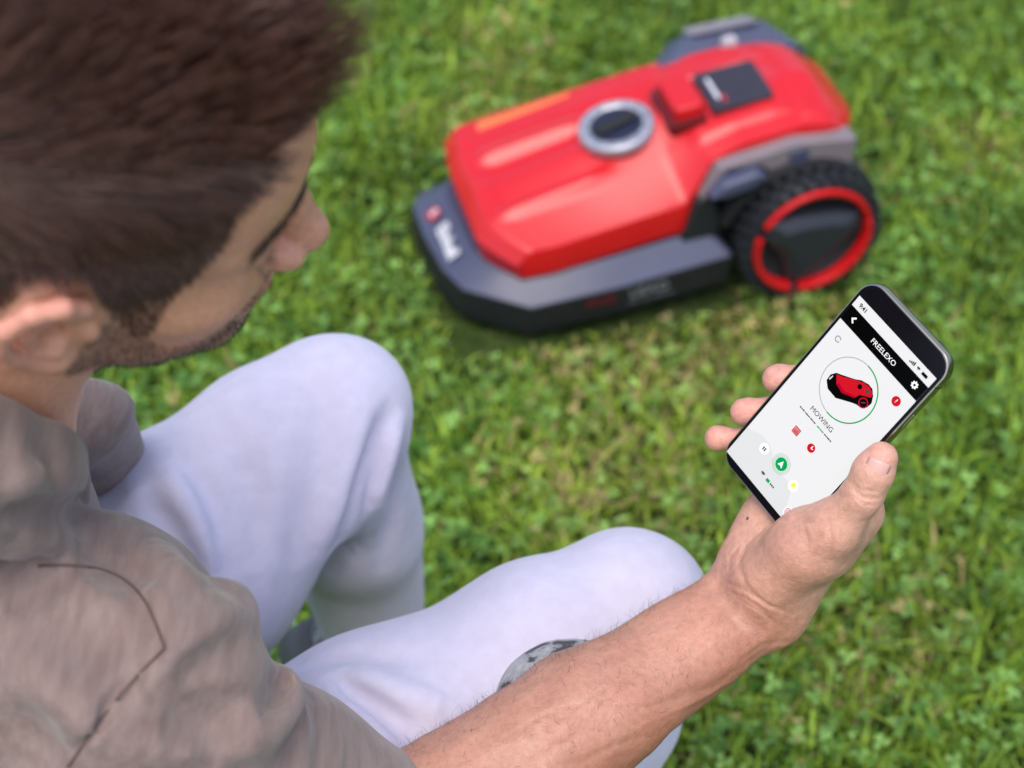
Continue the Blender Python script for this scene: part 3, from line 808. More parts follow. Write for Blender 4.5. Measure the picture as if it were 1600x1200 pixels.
head = []
head += [el(T(-.012, 0, .045), (.098, .076, .086), HDM, .01), el(T(.035, 0, .05), (.058, .062, .058), HDM, .02),
         el(T(.036, 0, -.02), (.057, .057, .062), HDM, .02), el(T(.047, 0, -.056), (.045, .043, .040), HDM, .02),
         el(T(.070, 0, -.058), (.027, .026, .021), HDM, .012), el(T(.076, 0, -.086), (.019, .020, .016), HDM, .014)]
for s in (-1, 1):
    head += [rc(T(.079, .012 * s, .030), T(.058, .046 * s, .026), .012, .011, .012),
             el(T(.048, .041 * s, -.020), (.026, .018, .018), HDM, .018),
             rc(T(-.002, .053 * s, -.040), T(.070, .014 * s, -.084), .016, .015, .02),
             rc(T(.0, .060 * s, -.01), T(-.002, .055 * s, -.045), .014, .014, .02)]
head += [rc(T(.086, 0, .022), T(.105, 0, -.018), .0085, .0105, .008), el(T(.1095, 0, -.0235), (.0115, .0105, .0105), HDM, .005)]
for s in (-1, 1):
    head += [el(T(.0985, .0125 * s, -.029), (.0115, .0075, .008), HDM, .005)]
    head += [el(T(.090, .033 * s, .011), (.012, .016, .011), HDM, .008, 's'), el(T(.0715, .032 * s, .011), (.0125, .0145, .0115), HDM, .004)]
    head += [el(T(.102, .0068 * s, -.037), (.005, .0035, .004), HDM, .002, 's')]
head += chain([T(.088, -.022, -.0605), T(.0955, -.009, -.0565), T(.0965, 0, -.0575), T(.0955, .009, -.0565), T(.088, .022, -.0605)], [.0025, .004, .0042, .004, .0025], .005)
head += chain([T(.086, -.020, -.064), T(.093, -.007, -.0675), T(.093, .007, -.0675), T(.086, .020, -.064)], [.003, .005, .005, .003], .005)
head += chain([T(.090, -.021, -.0622), T(.099, 0, -.0622), T(.090, .021, -.0622)], .0010, .002, op='s')
for s in (-1, 1):
    e = lambda x, y, z: T(x, y * s, z)
    head += [el(e(-.012, .0765, -.001), (.015, .005, .027), HDM, .006)]
    head += chain([e(.006, .0725, .004), e(.003, .079, .019), e(-.006, .0855, .029), e(-.018, .089, .028), e(-.0265, .0895, .015), e(-.0275, .088, -.001), e(-.0215, .084, -.016), e(-.013, .0785, -.027)], [.003, .0040, .0044, .0044, .0044, .0042, .0038, .0038], .002)
    head += [el(e(-.004, .0755, -.030), (.009, .0055, .0085), HDM, .006)]
    head += chain([e(-.004, .080, .019), e(-.014, .0835, .016), e(-.0175, .083, .0), e(-.011, .080, -.015), e(-.003, .0785, -.019)], .003, .003)
    head += [el(e(-.003, .0840, -.004), (.0100, .0100, .0125), HDM, .002, 's'), el(e(.009, .0740, -.006), (.0045, .0045, .006), HDM, .004)]
head += [el(T(-.007, .0745 * s, -.007), (.005, .006, .005), HDM, .003, 's') for s in (-1, 1)]
core = [rc(T(-.034, 0, -.045), NB_, .055, .050, .02), rc(T(.03, -.02, -.075), T(-.02, -.0, -.13), .022, .034, .02),
        rc(RS, NB_ + np.array([-.08, 0, -.03]), .04, .035, .02), rc(LS, NB_ + np.array([-.08, 0, -.03]), .035, .035, .02), rc(NB_, NB_ + np.array([-.08, 0, -.03]), .046, .035, .01), rc(RS, EL, .047, .040, .02), rc(LS, at(130, 690, 1.12), .034, .014, .02), rc(at(130, 690, 1.12), LE, .014, .022, .02),
        rc(NB_ + np.array([-.04, 0, -.03]), np.array([-.42, .58, .45]), .04, .06, .02)]
F_head = field(head + core)
V1, Q1 = polygonise(F_head, (-.42, .33, .40), (.02, 1.05, 1.06), .0019, 5)

# ---- arm and hand, at a finer pitch
mid = WR + ARM * .14
side = np.cross(ARM, PN); side /= np.linalg.norm(side)
if (WRd - WU) @ side < 0: side = -side
q = onph
arm = [rc(WU, WR + ARM * .13 - side * .009, .0185, .0245, .012, PN, 1.0), rc(WRd, WR + ARM * .13 + side * .008, .0178, .0262, .012, PN, 1.0),
       rc(WR + ARM * .13, EL, .036, .043, .02), rc(WR + ARM * .05 - PN * .004, WR + ARM * .16 + side * .004, .022, .034, .02), rc(EL, RS, .043, .047, .02)]
# tendons of the inner wrist
arm += chain([q(1196, 900, -.010), WR + PN * .0165 + side * .002, WR + ARM * .05 + PN * .020, WR + ARM * .10 + PN * .022], [.002, .0030, .0032, .002], .008)
arm += chain([WR + PN * .0150 + side * .013, WR + ARM * .05 + PN * .0180 + side * .013], [.0025, .003], .008)
hand = [
    rc(WU, q(1208, 800, -.030), .0185, .0165, .014), rc(WR, q(1255, 780, -.034), .0195, .0165, .016),
    rc(WR, q(1300, 775, -.033), .0195, .0160, .016), rc(WRd, q(1334, 796, -.026), .0176, .0150, .014),
    rc(q(1165, 880, -.016), q(1192, 820, -.022), .0150, .0130, .012),
    rc(q(1200, 908, -.006), q(1262, 850, -.001), .0210, .0195, .014),
    rc(q(1262, 852, .0005), q(1303, 824, .004), .0188, .0150, .012),
    rc(q(1303, 824, .004), q(1348, 772, .0075), .0146, .0114, .008),
    rc(q(1348, 772, .0075), q(1364, 738, .0085), .0112, .0111, .005),
    rc(q(1364, 738, .0085), q(1377, 715, .0080), .0111, .0092, .005),
    rc(q(1290, 850, -.012), q(1338, 800, -.018), .0165, .0135, .014),
]
fing = {
 'pinky': ([(1208, 792, -.030), (1207, 718, -.030), (1168, 688, -.0135), (1118, 684, -.0065)], [.0125, .0088, .0076, .0064]),
 'ring':  ([(1254, 765, -.033), (1262, 664, -.034), (1222, 640, -.0165), (1161, 644, -.0055)], [.0130, .0096, .0084, .0071]),
 'middle':([(1300, 752, -.033), (1322, 622, -.036), (1276, 590, -.0200), (1212, 592, -.0070)], [.0135, .0100, .0088, .0072]),
 'index': ([(1338, 770, -.027), (1368, 655, -.033), (1345, 592, -.0230), (1310, 560, -.0180)], [.0138, .0100, .0088, .0074])}
for nm, (pp, rr) in fing.items():
    W = [q(*p) for p in pp]
    hand += [rc(W[i], W[i + 1], rr[i], rr[i + 1], .004) for i in range(3)]
    hand += [el(W[3] * .93 + W[2] * .07, (rr[3] * 1.10,) * 3, None, .004)]
# creases of the wrist, palm and thumb, traced on the skin itself
HC = crease_set(field(arm + hand), [
    ([(1122, 908), (1160, 920), (1200, 945), (1240, 962)], .0016, .0016), ([(1120, 918), (1165, 935), (1215, 965)], .0013, .0010), ([(1150, 935), (1190, 955), (1225, 985)], .0013, .0008),
    ([(1190, 940), (1165, 915), (1152, 880), (1165, 850), (1200, 822)], .0022, .0014), ([(1135, 900), (1140, 870), (1165, 840)], .0016, .0006),
    ([(1330, 762), (1348, 778), (1373, 780)], .0013, .0016), ([(1336, 775), (1352, 790), (1370, 790)], .0011, .0012), ([(1326, 752), (1345, 766), (1376, 768)], .0010, .0008), ([(1300, 770), (1318, 778), (1330, 776)], .0012, .0006),
    ([(1205, 822), (1240, 812), (1275, 818)], .0016, .0010), ([(1215, 835), (1255, 822), (1300, 800)], .0014, -.0007), ([(1250, 800), (1262, 850), (1258, 900)], .0016, .0006), ([(1290, 800), (1300, 850), (1290, 890)], .0018, .0006),
    ([(1180, 985), (1120, 1005), (1040, 1060)], .0030, -.0010), ([(1230, 985), (1180, 1030), (1110, 1075), (1000, 1110)], .0035, .0009), ([(1150, 985), (1090, 1030), (1010, 1070)], .0020, .0006),
    ([(1240, 1000), (1190, 1010), (1150, 1040)], .0022, .0009), ([(1200, 960), (1220, 1000), (1215, 1020)], .0016, .0007), ([(1080, 1085), (1020, 1105), (940, 1105)], .0018, .0010), ([(1150, 1060), (1080, 1100), (990, 1140)], .0022, -.0008),
    ([(1000, 1050), (930, 1085), (860, 1130)], .0022, .0006), ([(960, 1130), (900, 1150), (830, 1190)], .0024, .0009), ([(1020, 1150), (960, 1165), (900, 1195)], .0024, .0009), ([(900, 1100), (840, 1120), (780, 1160)], .0020, .0007)], 13)
def arm_detail(P):
    a = (P - WR) @ ARM; w = (P - WR) @ side
    n1 = vnoise(np.stack([a * 60 + w * 50, w * 130 - a * 30, P[:, 2] * 60], 1)) - .5
    n2 = vnoise(P * 55 + 3) - .5
    n3 = vnoise(np.stack([a * 260, w * 90, P[:, 2] * 200], 1) + 9) - .5
    fore = sstep(-.01, .04, a)
    return n1 * (.0004 + .0006 * fore) + n2 * .0012 + n3 * .0004 + .85 * HC(P)
F_arm = field(arm + hand, arm_detail)
lo = np.minimum.reduce([EL - .06, WR - .16, RS - .07]); hi = np.maximum.reduce([EL + .06, WR + .20, RS + .07])
V2, Q2 = polygonise(F_arm, lo, hi, .0009, 6, 1.5)
# the upper-arm half deep inside the sleeve is already part of the torso mesh: keep the elbow side
keepv = ((V2 - EL) @ ((RS - EL) / np.linalg.norm(RS - EL))) < .14
kq = keepv[Q2].all(1); Q2 = Q2[kq]; used = np.unique(Q2); remap = np.full(len(V2), -1); remap[used] = np.arange(len(used)); V2 = V2[used]; Q2 = remap[Q2]
# drop the same stretch from the coarse mesh so the surfaces do not coincide
t1 = (V1 - EL) @ ((RS - EL) / np.linalg.norm(RS - EL)); r1 = np.linalg.norm(V1 - EL - t1[:, None] * ((RS - EL) / np.linalg.norm(RS - EL)), axis=1)
keep1 = ~((t1 < .13) & (r1 < .08)); kq = keep1[Q1].all(1); Q1 = Q1[kq]; used = np.unique(Q1); remap = np.full(len(V1), -1); remap[used] = np.arange(len(used)); V1 = V1[used]; Q1 = remap[Q1]

def loc_head(V): return (V - HD0) @ HDM
def scalp_mask(L):
    x, y, z = L[:, 0], np.abs(L[:, 1]), L[:, 2]
    side_line = np.interp(x, [-.2, -.035, -.024, .004, .010, .020, .030, .037, .041, .047, .053, .056, .062, .070, .12], [-.055, -.05, .033, .033, .012, -.012, -.032, -.028, .0, .028, .045, .064, .078, .088, .095])
    front_line = np.interp(y, [0, .02, .045], [.080, .087, .088])
    line = np.where((y < .045) & (x > .05), front_line, side_line)
    return sstep(-.006, .006, z - line) * (1 - sstep(.09, .2, y * 0))
def beard_mask(L):
    x, y, z = L[:, 0], np.abs(L[:, 1]), L[:, 2]
    top = np.interp(x, [-.01, .012, .032, .05, .07, .085, .1], [-.055, -.006, -.022, -.052, -.055, -.046, -.045])
    m = sstep(-.004, .014, top - z) * sstep(-.004, .012, x) * (1 - sstep(.02, .05, -z - .085))
    lips = np.exp(-(((z + .0615) / .006) ** 2)) * (x > .083)
    m = m * (1 - sstep(.045, .060, -z) * (1 - sstep(.015, .040, x)))
    return np.clip(m - lips, 0, 1)
def skin_cols(V, head_part):
    n = len(V); c = np.tile(np.array([.46, .225, .155]), (n, 1))
    if head_part:
        c = np.minimum(c * np.array([1.62, 1.58, 1.40]), .85); L = loc_head(V); d = np.linalg.norm(L, axis=1)
        pink = np.zeros(n)
        pink = np.maximum(pink, np.exp(-(((L[:, 0] - .108) / .02) ** 2 + (L[:, 1] / .02) ** 2 + ((L[:, 2] + .025) / .018) ** 2)) * .9)
        pink = np.maximum(pink, sstep(.0755, .084, np.abs(L[:, 1])) * (np.abs(L[:, 2]) < .045) * (L[:, 0] < .012) * .9)
        pink = np.maximum(pink, .5 * np.exp(-(((L[:, 0] - .055) / .02) ** 2 + ((np.abs(L[:, 1]) - .04) / .02) ** 2 + ((L[:, 2] + .025) / .02) ** 2)))
        c = c * (1 - pink[:, None]) + np.array([.74, .34, .26]) * pink[:, None]
        lips = np.exp(-(((L[:, 2] + .0615) / .006) ** 2)) * sstep(.083, .09, L[:, 0]) * (np.abs(L[:, 1]) < .024)
        c = c * (1 - lips[:, None]) + np.array([.42, .16, .13]) * lips[:, None]
        nn = vnoise(V * 900); b = beard_mask(L) * (.16 + .34 * nn); near = d < .17
        c = np.where(near[:, None], c * (1 - b[:, None]) + np.array([.045, .028, .02]) * b[:, None], c)
        sc = scalp_mask(L) * (L[:, 2] > -.06) * near * (.60 + .33 * sstep(.0, .06, L[:, 2]))
        ear = (np.abs(L[:, 1]) > .0765) & (L[:, 2] < .036) & (L[:, 0] < .012) & (L[:, 0] > -.035)
        sc = np.where(ear, 0, sc)
        c = c * (1 - sc[:, None]) + np.array([.055, .028, .020]) * sc[:, None]
    else:
        a = (V - WR) @ ARM
        palm = 1 - sstep(-.015, .035, a)
        c = c * (1 - palm[:, None]) + np.array([.60, .34, .245]) * palm[:, None]
        for nm, (pp, rr) in fing.items():
            tip = q(*pp[3]); g = np.exp(-(np.linalg.norm(V - tip, axis=1) / .017) ** 2)[:, None] * .75
            c = c * (1 - g) + np.array([.70, .30, .25]) * g
        for p_, r_, k_ in (((1377, 706, .010), .014, .6), ((1255, 830, .016), .022, .35), ((1150, 860, .0), .022, .3)):
            g = np.exp(-(np.linalg.norm(V - q(*p_), axis=1) / r_) ** 2)[:, None] * k_
            c = c * (1 - g) + np.array([.68, .31, .25]) * g
        arm_shade = sstep(.0, .030, (V - WR) @ side - .1 * a)[:, None] * sstep(-.06, .03, a)[:, None]; c = c * (1 - arm_shade * np.array([.22, .36, .46]))  # shaded lower side of the forearm painted browner into the skin colour
        v = vnoise(V * 45 + 20); c *= (.88 + .24 * v)[:, None]
    return c

person = empty("person", Matrix.Translation((-.12, .72, 0)))
tag(person, "crouching person with short dark hair, taupe tee and white trousers holding a phone", "person")
PINV = Matrix.Translation((.12, -.72, 0))
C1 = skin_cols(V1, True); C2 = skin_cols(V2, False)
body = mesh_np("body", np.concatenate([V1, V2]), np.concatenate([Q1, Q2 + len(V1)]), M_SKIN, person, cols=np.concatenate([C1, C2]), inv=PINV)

# thumb nail
tc = q(1381, 716, .0125); td = q(1376, 700, .008) - q(1352, 752, .008); td /= np.linalg.norm(td)
out_n = side * .50 + PN * .86; out_n -= (out_n @ td) * td; out_n /= np.linalg.norm(out_n); tw = np.cross(td, out_n)
tc = q(1369, 730, .0083) + out_n * .0100
V = []; n1, n2 = 9, 9
for i in range(n1):
    for j in range(n2):
        u = -1 + 2 * i / (n1 - 1); v = -1 + 2 * j / (n2 - 1); ln = .0078 * math.sqrt(1 - .28 * v * v)
        V.append(tc + td * (u * ln) + tw * (v * .0064) + out_n * (.0010 - .0026 * v * v - .0010 * max(0, u) ** 2))
P = [(i * n2 + j, (i + 1) * n2 + j, (i + 1) * n2 + j + 1, i * n2 + j + 1) for i in range(n1 - 1) for j in range(n2 - 1)]
nail = mesh_np("thumb_nail", np.array(V), np.array(P), plain("nail_keratin", (.60, .34, .28), .3, .5, noise=.05), person, inv=PINV)
so = nail.modifiers.new("s", 'SOLIDIFY'); so.thickness = .0007; so.offset = 0

# ---- hair
def hair_mat(name, c0, c1, rough=.38):
    t = NT(name); hi = t.new("ShaderNodeHairInfo")
    c = t.ramp(hi.outputs["Random"], [(0, c0), (1, c1)])
    t.set(Base_Color=c, Roughness=rough, Specular_IOR_Level=.55); return t.m
M_HAIR = hair_mat("dark_brown_hair", (.019, .009, .006), (.145, .066, .048))
M_BRI = hair_mat("black_brown_bristle", (.012, .008, .006), (.04, .022, .016), .5)
N1 = normals(F_head, V1)
L1 = loc_head(V1); NL = N1 @ HDM
near = (np.linalg.norm(L1, axis=1) < .16) & (L1[:, 2] > -.06)
ear = (np.abs(L1[:, 1]) > .0775) & (L1[:, 2] < .036) & (L1[:, 0] < .012) & (L1[:, 0] > -.035)
sm = scalp_mask(L1) * near * (~ear); cand = np.nonzero(sm > .5)[0]
def grow(idx, length, dirfun, stiff, jitter, k=7, wav=.0):
    root = L1[idx] + rng.normal(0, .0006, (len(idx), 3)); nrm = NL[idx]; n = len(idx)
    d = dirfun(root, nrm) + rng.normal(0, jitter, (n, 3)); d /= np.linalg.norm(d, axis=1)[:, None]
    start = nrm * stiff + d * (1 - stiff); start /= np.linalg.norm(start, axis=1)[:, None]
    pts = [root - nrm * .001]; p = root.copy()
    for i in range(1, k):
        t = i / (k - 1); dd = start * (1 - t) + d * t; dd /= np.linalg.norm(dd, axis=1)[:, None]
        p = p + dd * (length / (k - 1))[:, None]
        # stay outside the skull ellipsoid
        c = np.array([-.012, 0, .045]); r = np.array([.098, .076, .086]) + .002 + .004 * t
        e = (p - c) / r; m = np.linalg.norm(e, axis=1); p = np.where((m < 1)[:, None], c + e / m[:, None] * r, p)
        pts.append(p.copy())
    P_ = np.stack(pts, 1); return P_ @ HDM.T + HD0
def clump(root, s, amp):
    return np.stack([vnoise(root * s + 31), vnoise(root * s + 57), vnoise(root * s + 83)], 1) * 2 * amp - amp
def topness(root): return sstep(.070, .105, root[:, 2])
def comb(root, nrm):
    t = topness(root)[:, None]
    fr = sstep(.035, .075, root[:, 0])[:, None]
    top = np.array([.70, .05, .45]) * (1 - fr) + np.array([.42, .22, .90]) * fr + nrm * .30 + clump(root, 26, .40)
    sd = np.array([.50, 0, -.55]) + nrm * .16 + clump(root, 30, .28)
    return top * t + sd * (1 - t)
idx = rng.choice(cand, 30000)
tp_ = topness(L1[idx]); ln_ = (.0055 + .014 * sstep(.03, .08, L1[idx][:, 2]) * (1 - sstep(.025, .05, L1[idx][:, 0]))) * (1 - tp_) + (.026 + .020 * sstep(.03, .09, L1[idx][:, 0])) * tp_
ln_ = ln_ * (.7 + .6 * rng.random(len(idx)))
edge = np.interp(sm[idx], [.5, 1.0], [.25, 1]); ln_ *= edge
near_ear = (1 - sstep(.045, .075, L1[idx][:, 2])) * (L1[idx][:, 0] > -.05); ln_ = ln_ * (1 - near_ear) + np.minimum(ln_, .0040) * near_ear
Hp = grow(idx, ln_, comb, .34, .07)
# strands gather into tufts
nc = 1500; ci = rng.choice(len(Hp), nc, replace=False); cell = {}
R0 = Hp[:, 0]; C0 = Hp[ci, 0]; own = np.empty(len(Hp), int)
for s_ in range(0, len(Hp), 4000): own[s_:s_ + 4000] = np.argmin(((R0[s_:s_ + 4000, None] - C0[None]) ** 2).sum(2), 1)
G = Hp[ci][own]; tt = np.linspace(0, 1, Hp.shape[1])[None, :, None]
pull = (.55 * tt ** 1.3) * (tp_[:, None, None] * .85 + .15)
Hp = Hp * (1 - pull) + (G + (R0 - C0[own])[:, None, :] * .35) * pull
hair_curves("hair", None, Hp, np.full(len(idx), .00022) * (.7 + .6 * rng.random(len(idx))), M_HAIR, person, PINV, .3)
# stubble
bm_ = beard_mask(L1) * (np.linalg.norm(L1, axis=1) < .15); bc = np.nonzero(bm_ > .25)[0]
idx = rng.choice(bc, 10000); ln_ = rng.uniform(.0010, .0030, len(idx)) * (.4 + .6 * bm_[idx])
Hp = grow(idx, ln_, lambda r, n: n * .45 + np.array([.25, 0, -.8]), .5, .25, k=3)
hair_curves("stubble", None, Hp, .00009, M_BRI, person, PINV, .4)
# brows and lashes
def along(curve, n, spread):
    c = np.array(curve); t = rng.random(n) * (len(c) - 1); i = np.minimum(t.astype(int), len(c) - 2); f = (t - i)[:, None]
    return c[i] * (1 - f) + c[i + 1] * f + rng.normal(0, 1, (n, 3)) * np.array(spread)
def project_out(p):      # local points pushed to the skin
    w = p @ HDM.T + HD0
    for _ in range(4):
        d = F_head(w); g = normals(F_head, w); w = w - g * d[:, None]
    return (w - HD0) @ HDM, normals(F_head, w) @ HDM
for s in (-1, 1):
    r, nn = project_out(along([(.095, .010 * s, .031), (.090, .025 * s, .037), (.080, .040 * s, .036), (.068, .050 * s, .030)], 300, (.0008, .001, .0022)))
    d = nn * .25 + np.array([-.45, .85 * s, .05]) + rng.normal(0, .12, nn.shape); d /= np.linalg.norm(d, axis=1)[:, None]
    L_ = rng.uniform(.005, .009, len(r))[:, None]
    Pt = np.stack([r, r + (d * .6 + nn * .3) * L_ * .5, r + d * L_], 1) @ HDM.T + HD0
    hair_curves("eyebrow", None, Pt, .00013, M_BRI, person, PINV, .3)
    r, nn = project_out(along([(.083, .020 * s, .006), (.086, .032 * s, .004), (.078, .044 * s, .006)], 60, (.0003, .0006, .0003)))
    d = nn * .9 + np.array([.15, .2 * s, -.25]); L_ = rng.uniform(.006, .009, len(r))[:, None]
    Pt = np.stack([r, r + d * L_ * .5, r + (d + np.array([0, 0, .25])) * L_], 1) @ HDM.T + HD0
    hair_curves("eyelash", None, Pt, .00011, M_BRI, person, PINV, .3)
# arm hair
av = (V2 - WR) @ ARM; aw = (V2 - WR) @ side; an = (V2 - WR) @ PN
p_ = np.clip(.15 + .85 * sstep(.012, -.03, aw) if False else .30 + .70 * (1 - sstep(-.035, -.012, aw)), 0, 1) * sstep(.005, .04, av) * (av < .30)
p_ = p_ / p_.sum(); idx = rng.choice(len(V2), 1900, p=p_)
r = V2[idx]; nn = normals(F_arm, r); d = -ARM * .35 - side * .45 + nn * .12 + rng.normal(0, .28, nn.shape); d -= 0
d /= np.linalg.norm(d, axis=1)[:, None]; L_ = rng.uniform(.002, .0080, len(r))[:, None]
b2 = np.cross(d, nn); bend = rng.normal(0, .7, (len(r), 1)) * b2
ups = (1 - sstep(-.034, -.018, (r - WR) @ side))[:, None]; d = d * ups + (d - nn * (d * nn).sum(1)[:, None] * .85) * (1 - ups)
Pt = np.stack([r, r + (d + nn * .35 * (.3 + .7 * ups)) * L_ * .35, r + (d + nn * .1 * ups + bend * .3) * L_ * .7, r + (d + bend) * L_], 1)
hair_curves("arm_hair", None, Pt, .00006, M_BRI, person, PINV, .3)

#SECTION_CLOTHES
# ---- trousers
LK = at(525, 640, 1.225); LH = at(-20, 1150, 1.18); LA = np.array([-.116, .86, .12])
RK = at(980, 958, 1.15); RH = at(180, 1472, 1.04); RA = np.array([.040, .70, .10])
pel = (LH + RH) / 2 + np.array([-.03, 0, 0])
def mixp(a, b, t): return a * (1 - t) + b * t
trs = [rc(LH, mixp(LH, LK, .55), .096, .084, .03), rc(mixp(LH, LK, .55), mixp(LH, LK, .85), .084, .065, .03), rc(mixp(LH, LK, .85), LK, .066, .049, .03), el(LK, (.048, .048, .048), None, .02),
       rc(LK, mixp(LK, LA, .35), .047, .051, .02), rc(mixp(LK, LA, .35), LA, .050, .039, .02),
       rc(RH, mixp(RH, RK, .5), .102, .082, .03), rc(mixp(RH, RK, .5), mixp(RH, RK, .84), .082, .064, .03), rc(mixp(RH, RK, .84), RK, .064, .050, .03), el(RK, (.051,) * 3, None, .02),
       rc(RK, mixp(RK, RA, .35), .048, .050, .02), rc(mixp(RK, RA, .35), RA, .050, .045, .03), rc(LH, RH, .10, .10, .05), el(pel, (.13, .15, .12), None, .05)]
lth = (LK - LH) / np.linalg.norm(LK - LH); rth = (RK - RH) / np.linalg.norm(RK - RH)
def folds(a, b, depth, r, k=.02): return rc(a, b, r, r * .5, k, op='s')
# folds behind the left knee, at the lap and along the right thigh
trs += [rc(at(505, 850, 1.09), at(600, 720, 1.115), .004, .003, .02, op='s')]
ridges = [((170, 770, 1.06), (275, 900, 1.05), .010), ((215, 745, 1.065), (330, 930, 1.05), .008), ((560, 660, 1.18), (540, 800, 1.12), .006), ((600, 680, 1.2), (585, 800, 1.16), .006)]
def fold_noise(P):
    u = (P - LH) @ lth; v = (P - RH) @ rth
    near_l = np.exp(-((u - .02) / .12) ** 2); near_r = np.exp(-((v - .05) / .12) ** 2)
    lower = sstep(.46, .2, P[:, 2]) if False else 1 - sstep(.22, .46, P[:, 2])
    n1 = vnoise(np.stack([P[:, 0] * 9 + P[:, 1] * 16, P[:, 1] * 9 - P[:, 0] * 22, P[:, 2] * 14], 1)) - .5
    n2 = vnoise(np.stack([u * 16, v * 16, P[:, 2] * 30], 1) + 4) - .5
    n3 = vnoise(P * 7 + 2) - .5
    return n1 * .009 * (.25 + .5 * near_l + .5 * near_r + .4 * lower) + n2 * .007 * (.3 + .7 * lower) + n3 * .004
FP = crease_set(field(trs), [
    ([(525, 1070), (590, 1105), (650, 1150)], .007, .010), ([(490, 1060), (560, 1120), (620, 1185)], .008, -.006), ([(540, 1050), (620, 1085), (700, 1110)], .010, -.007),
    ([(470, 1035), (560, 1018), (650, 1028)], .008, .006), ([(500, 1095), (560, 1150), (590, 1190)], .006, .006),
    ([(215, 765), (260, 830), (310, 930)], .011, .012), ([(200, 745), (235, 800), (265, 880)], .010, -.007), ([(255, 735), (300, 800), (350, 900)], .012, -.007),
    ([(300, 730), (335, 800), (365, 930)], .010, .007), ([(370, 700), (395, 800), (400, 900)], .012, .004),
    ([(610, 650), (565, 740), (530, 840)], .010, .010), ([(625, 660), (590, 760), (575, 840)], .009, -.008), ([(600, 690), (588, 740), (570, 800)], .005, .008),
    ([(625, 700), (612, 800), (600, 880)], .008, .006), ([(545, 855), (520, 870), (500, 905)], .010, .010), ([(570, 640), (545, 760), (500, 860)], .012, -.006), ([(500, 620), (490, 760), (450, 900)], .016, .004)])
def trouser_extra(P):
    d = fold_noise(P)
    return d + 1.8 * FP(P)
Ft = field(trs, trouser_extra)
Vt, Qt = polygonise(Ft, (-.56, .30, .03), (.22, 1.05, .62), .0030, 5, 3.4)
mesh_np("trousers", Vt, Qt, M_PANTS, person, inv=PINV)

# ---- shirt
SL = (EL - RS) / np.linalg.norm(EL - RS)
hem = at(575, 1190, .88); sl_len = .190
tor0 = np.array([-.35, .60, .60]); tor1 = np.array([-.42, .58, .36])
SH = [rc(RS, NB_ + np.array([-.11, 0, -.05]), .061, .058, .04), rc(LS, NB_ + np.array([-.06, 0, -.03]), .062, .06, .04), rc(tor0, tor1, .110, .130, .05), el(tor0 + np.array([-.01, 0, .01]), (.115, .15, .11), None, .05),
      rc(RS, RS + SL * (sl_len + .03), .061, .0625, .03),
      rc(LS, at(100, 668, 1.08), .05, .026, .03), rc(at(130, 655, 1.08), at(140, 740, 1.18), .023, .026, .02), rc(at(155, 648, 1.09), at(162, 720, 1.16), .016, .02, .02), rc(at(180, 634, 1.10), at(187, 700, 1.16), .006, .008, .02),
      # loose front of the shirt
      rc(at(205, 925, .90), at(250, 1040, .90), .029, .045, .02), rc(at(100, 880, .88), at(205, 925, .90), .03, .029, .02), rc(at(347, 962, .87), at(320, 1010, .85), .0165, .020, .008), rc(at(285, 965, .88), at(347, 962, .87), .014, .0165, .010),
      rc(at(55, 720, .89), at(60, 800, .92), .02, .025, .02), rc(at(70, 760, .91), at(128, 776, .91), .012, .0045, .006),
      # collar stand round the neck
      ]
col = [at(-150, 655, .74), at(-80, 680, .75), at(-20, 692, .77), at(30, 697, .80), at(60, 686, .84), at(84, 668, .88), at(98, 700, .90), at(110, 745, .91)]
SH += chain(col, [.012, .012, .012, .012, .010, .0065, .005, .005], .010)
SH += [rc(at(10, 730, .82), at(60, 720, .88), .028, .012, .02), rc(at(-60, 735, .78), at(20, 745, .83), .035, .03, .03)]
for s in range(len(col) - 1): SH.append(rc(col[s] + np.array([0, 0, -.02]), NB_ + np.array([-.035, 0, -.04]), .010, .032, .015))
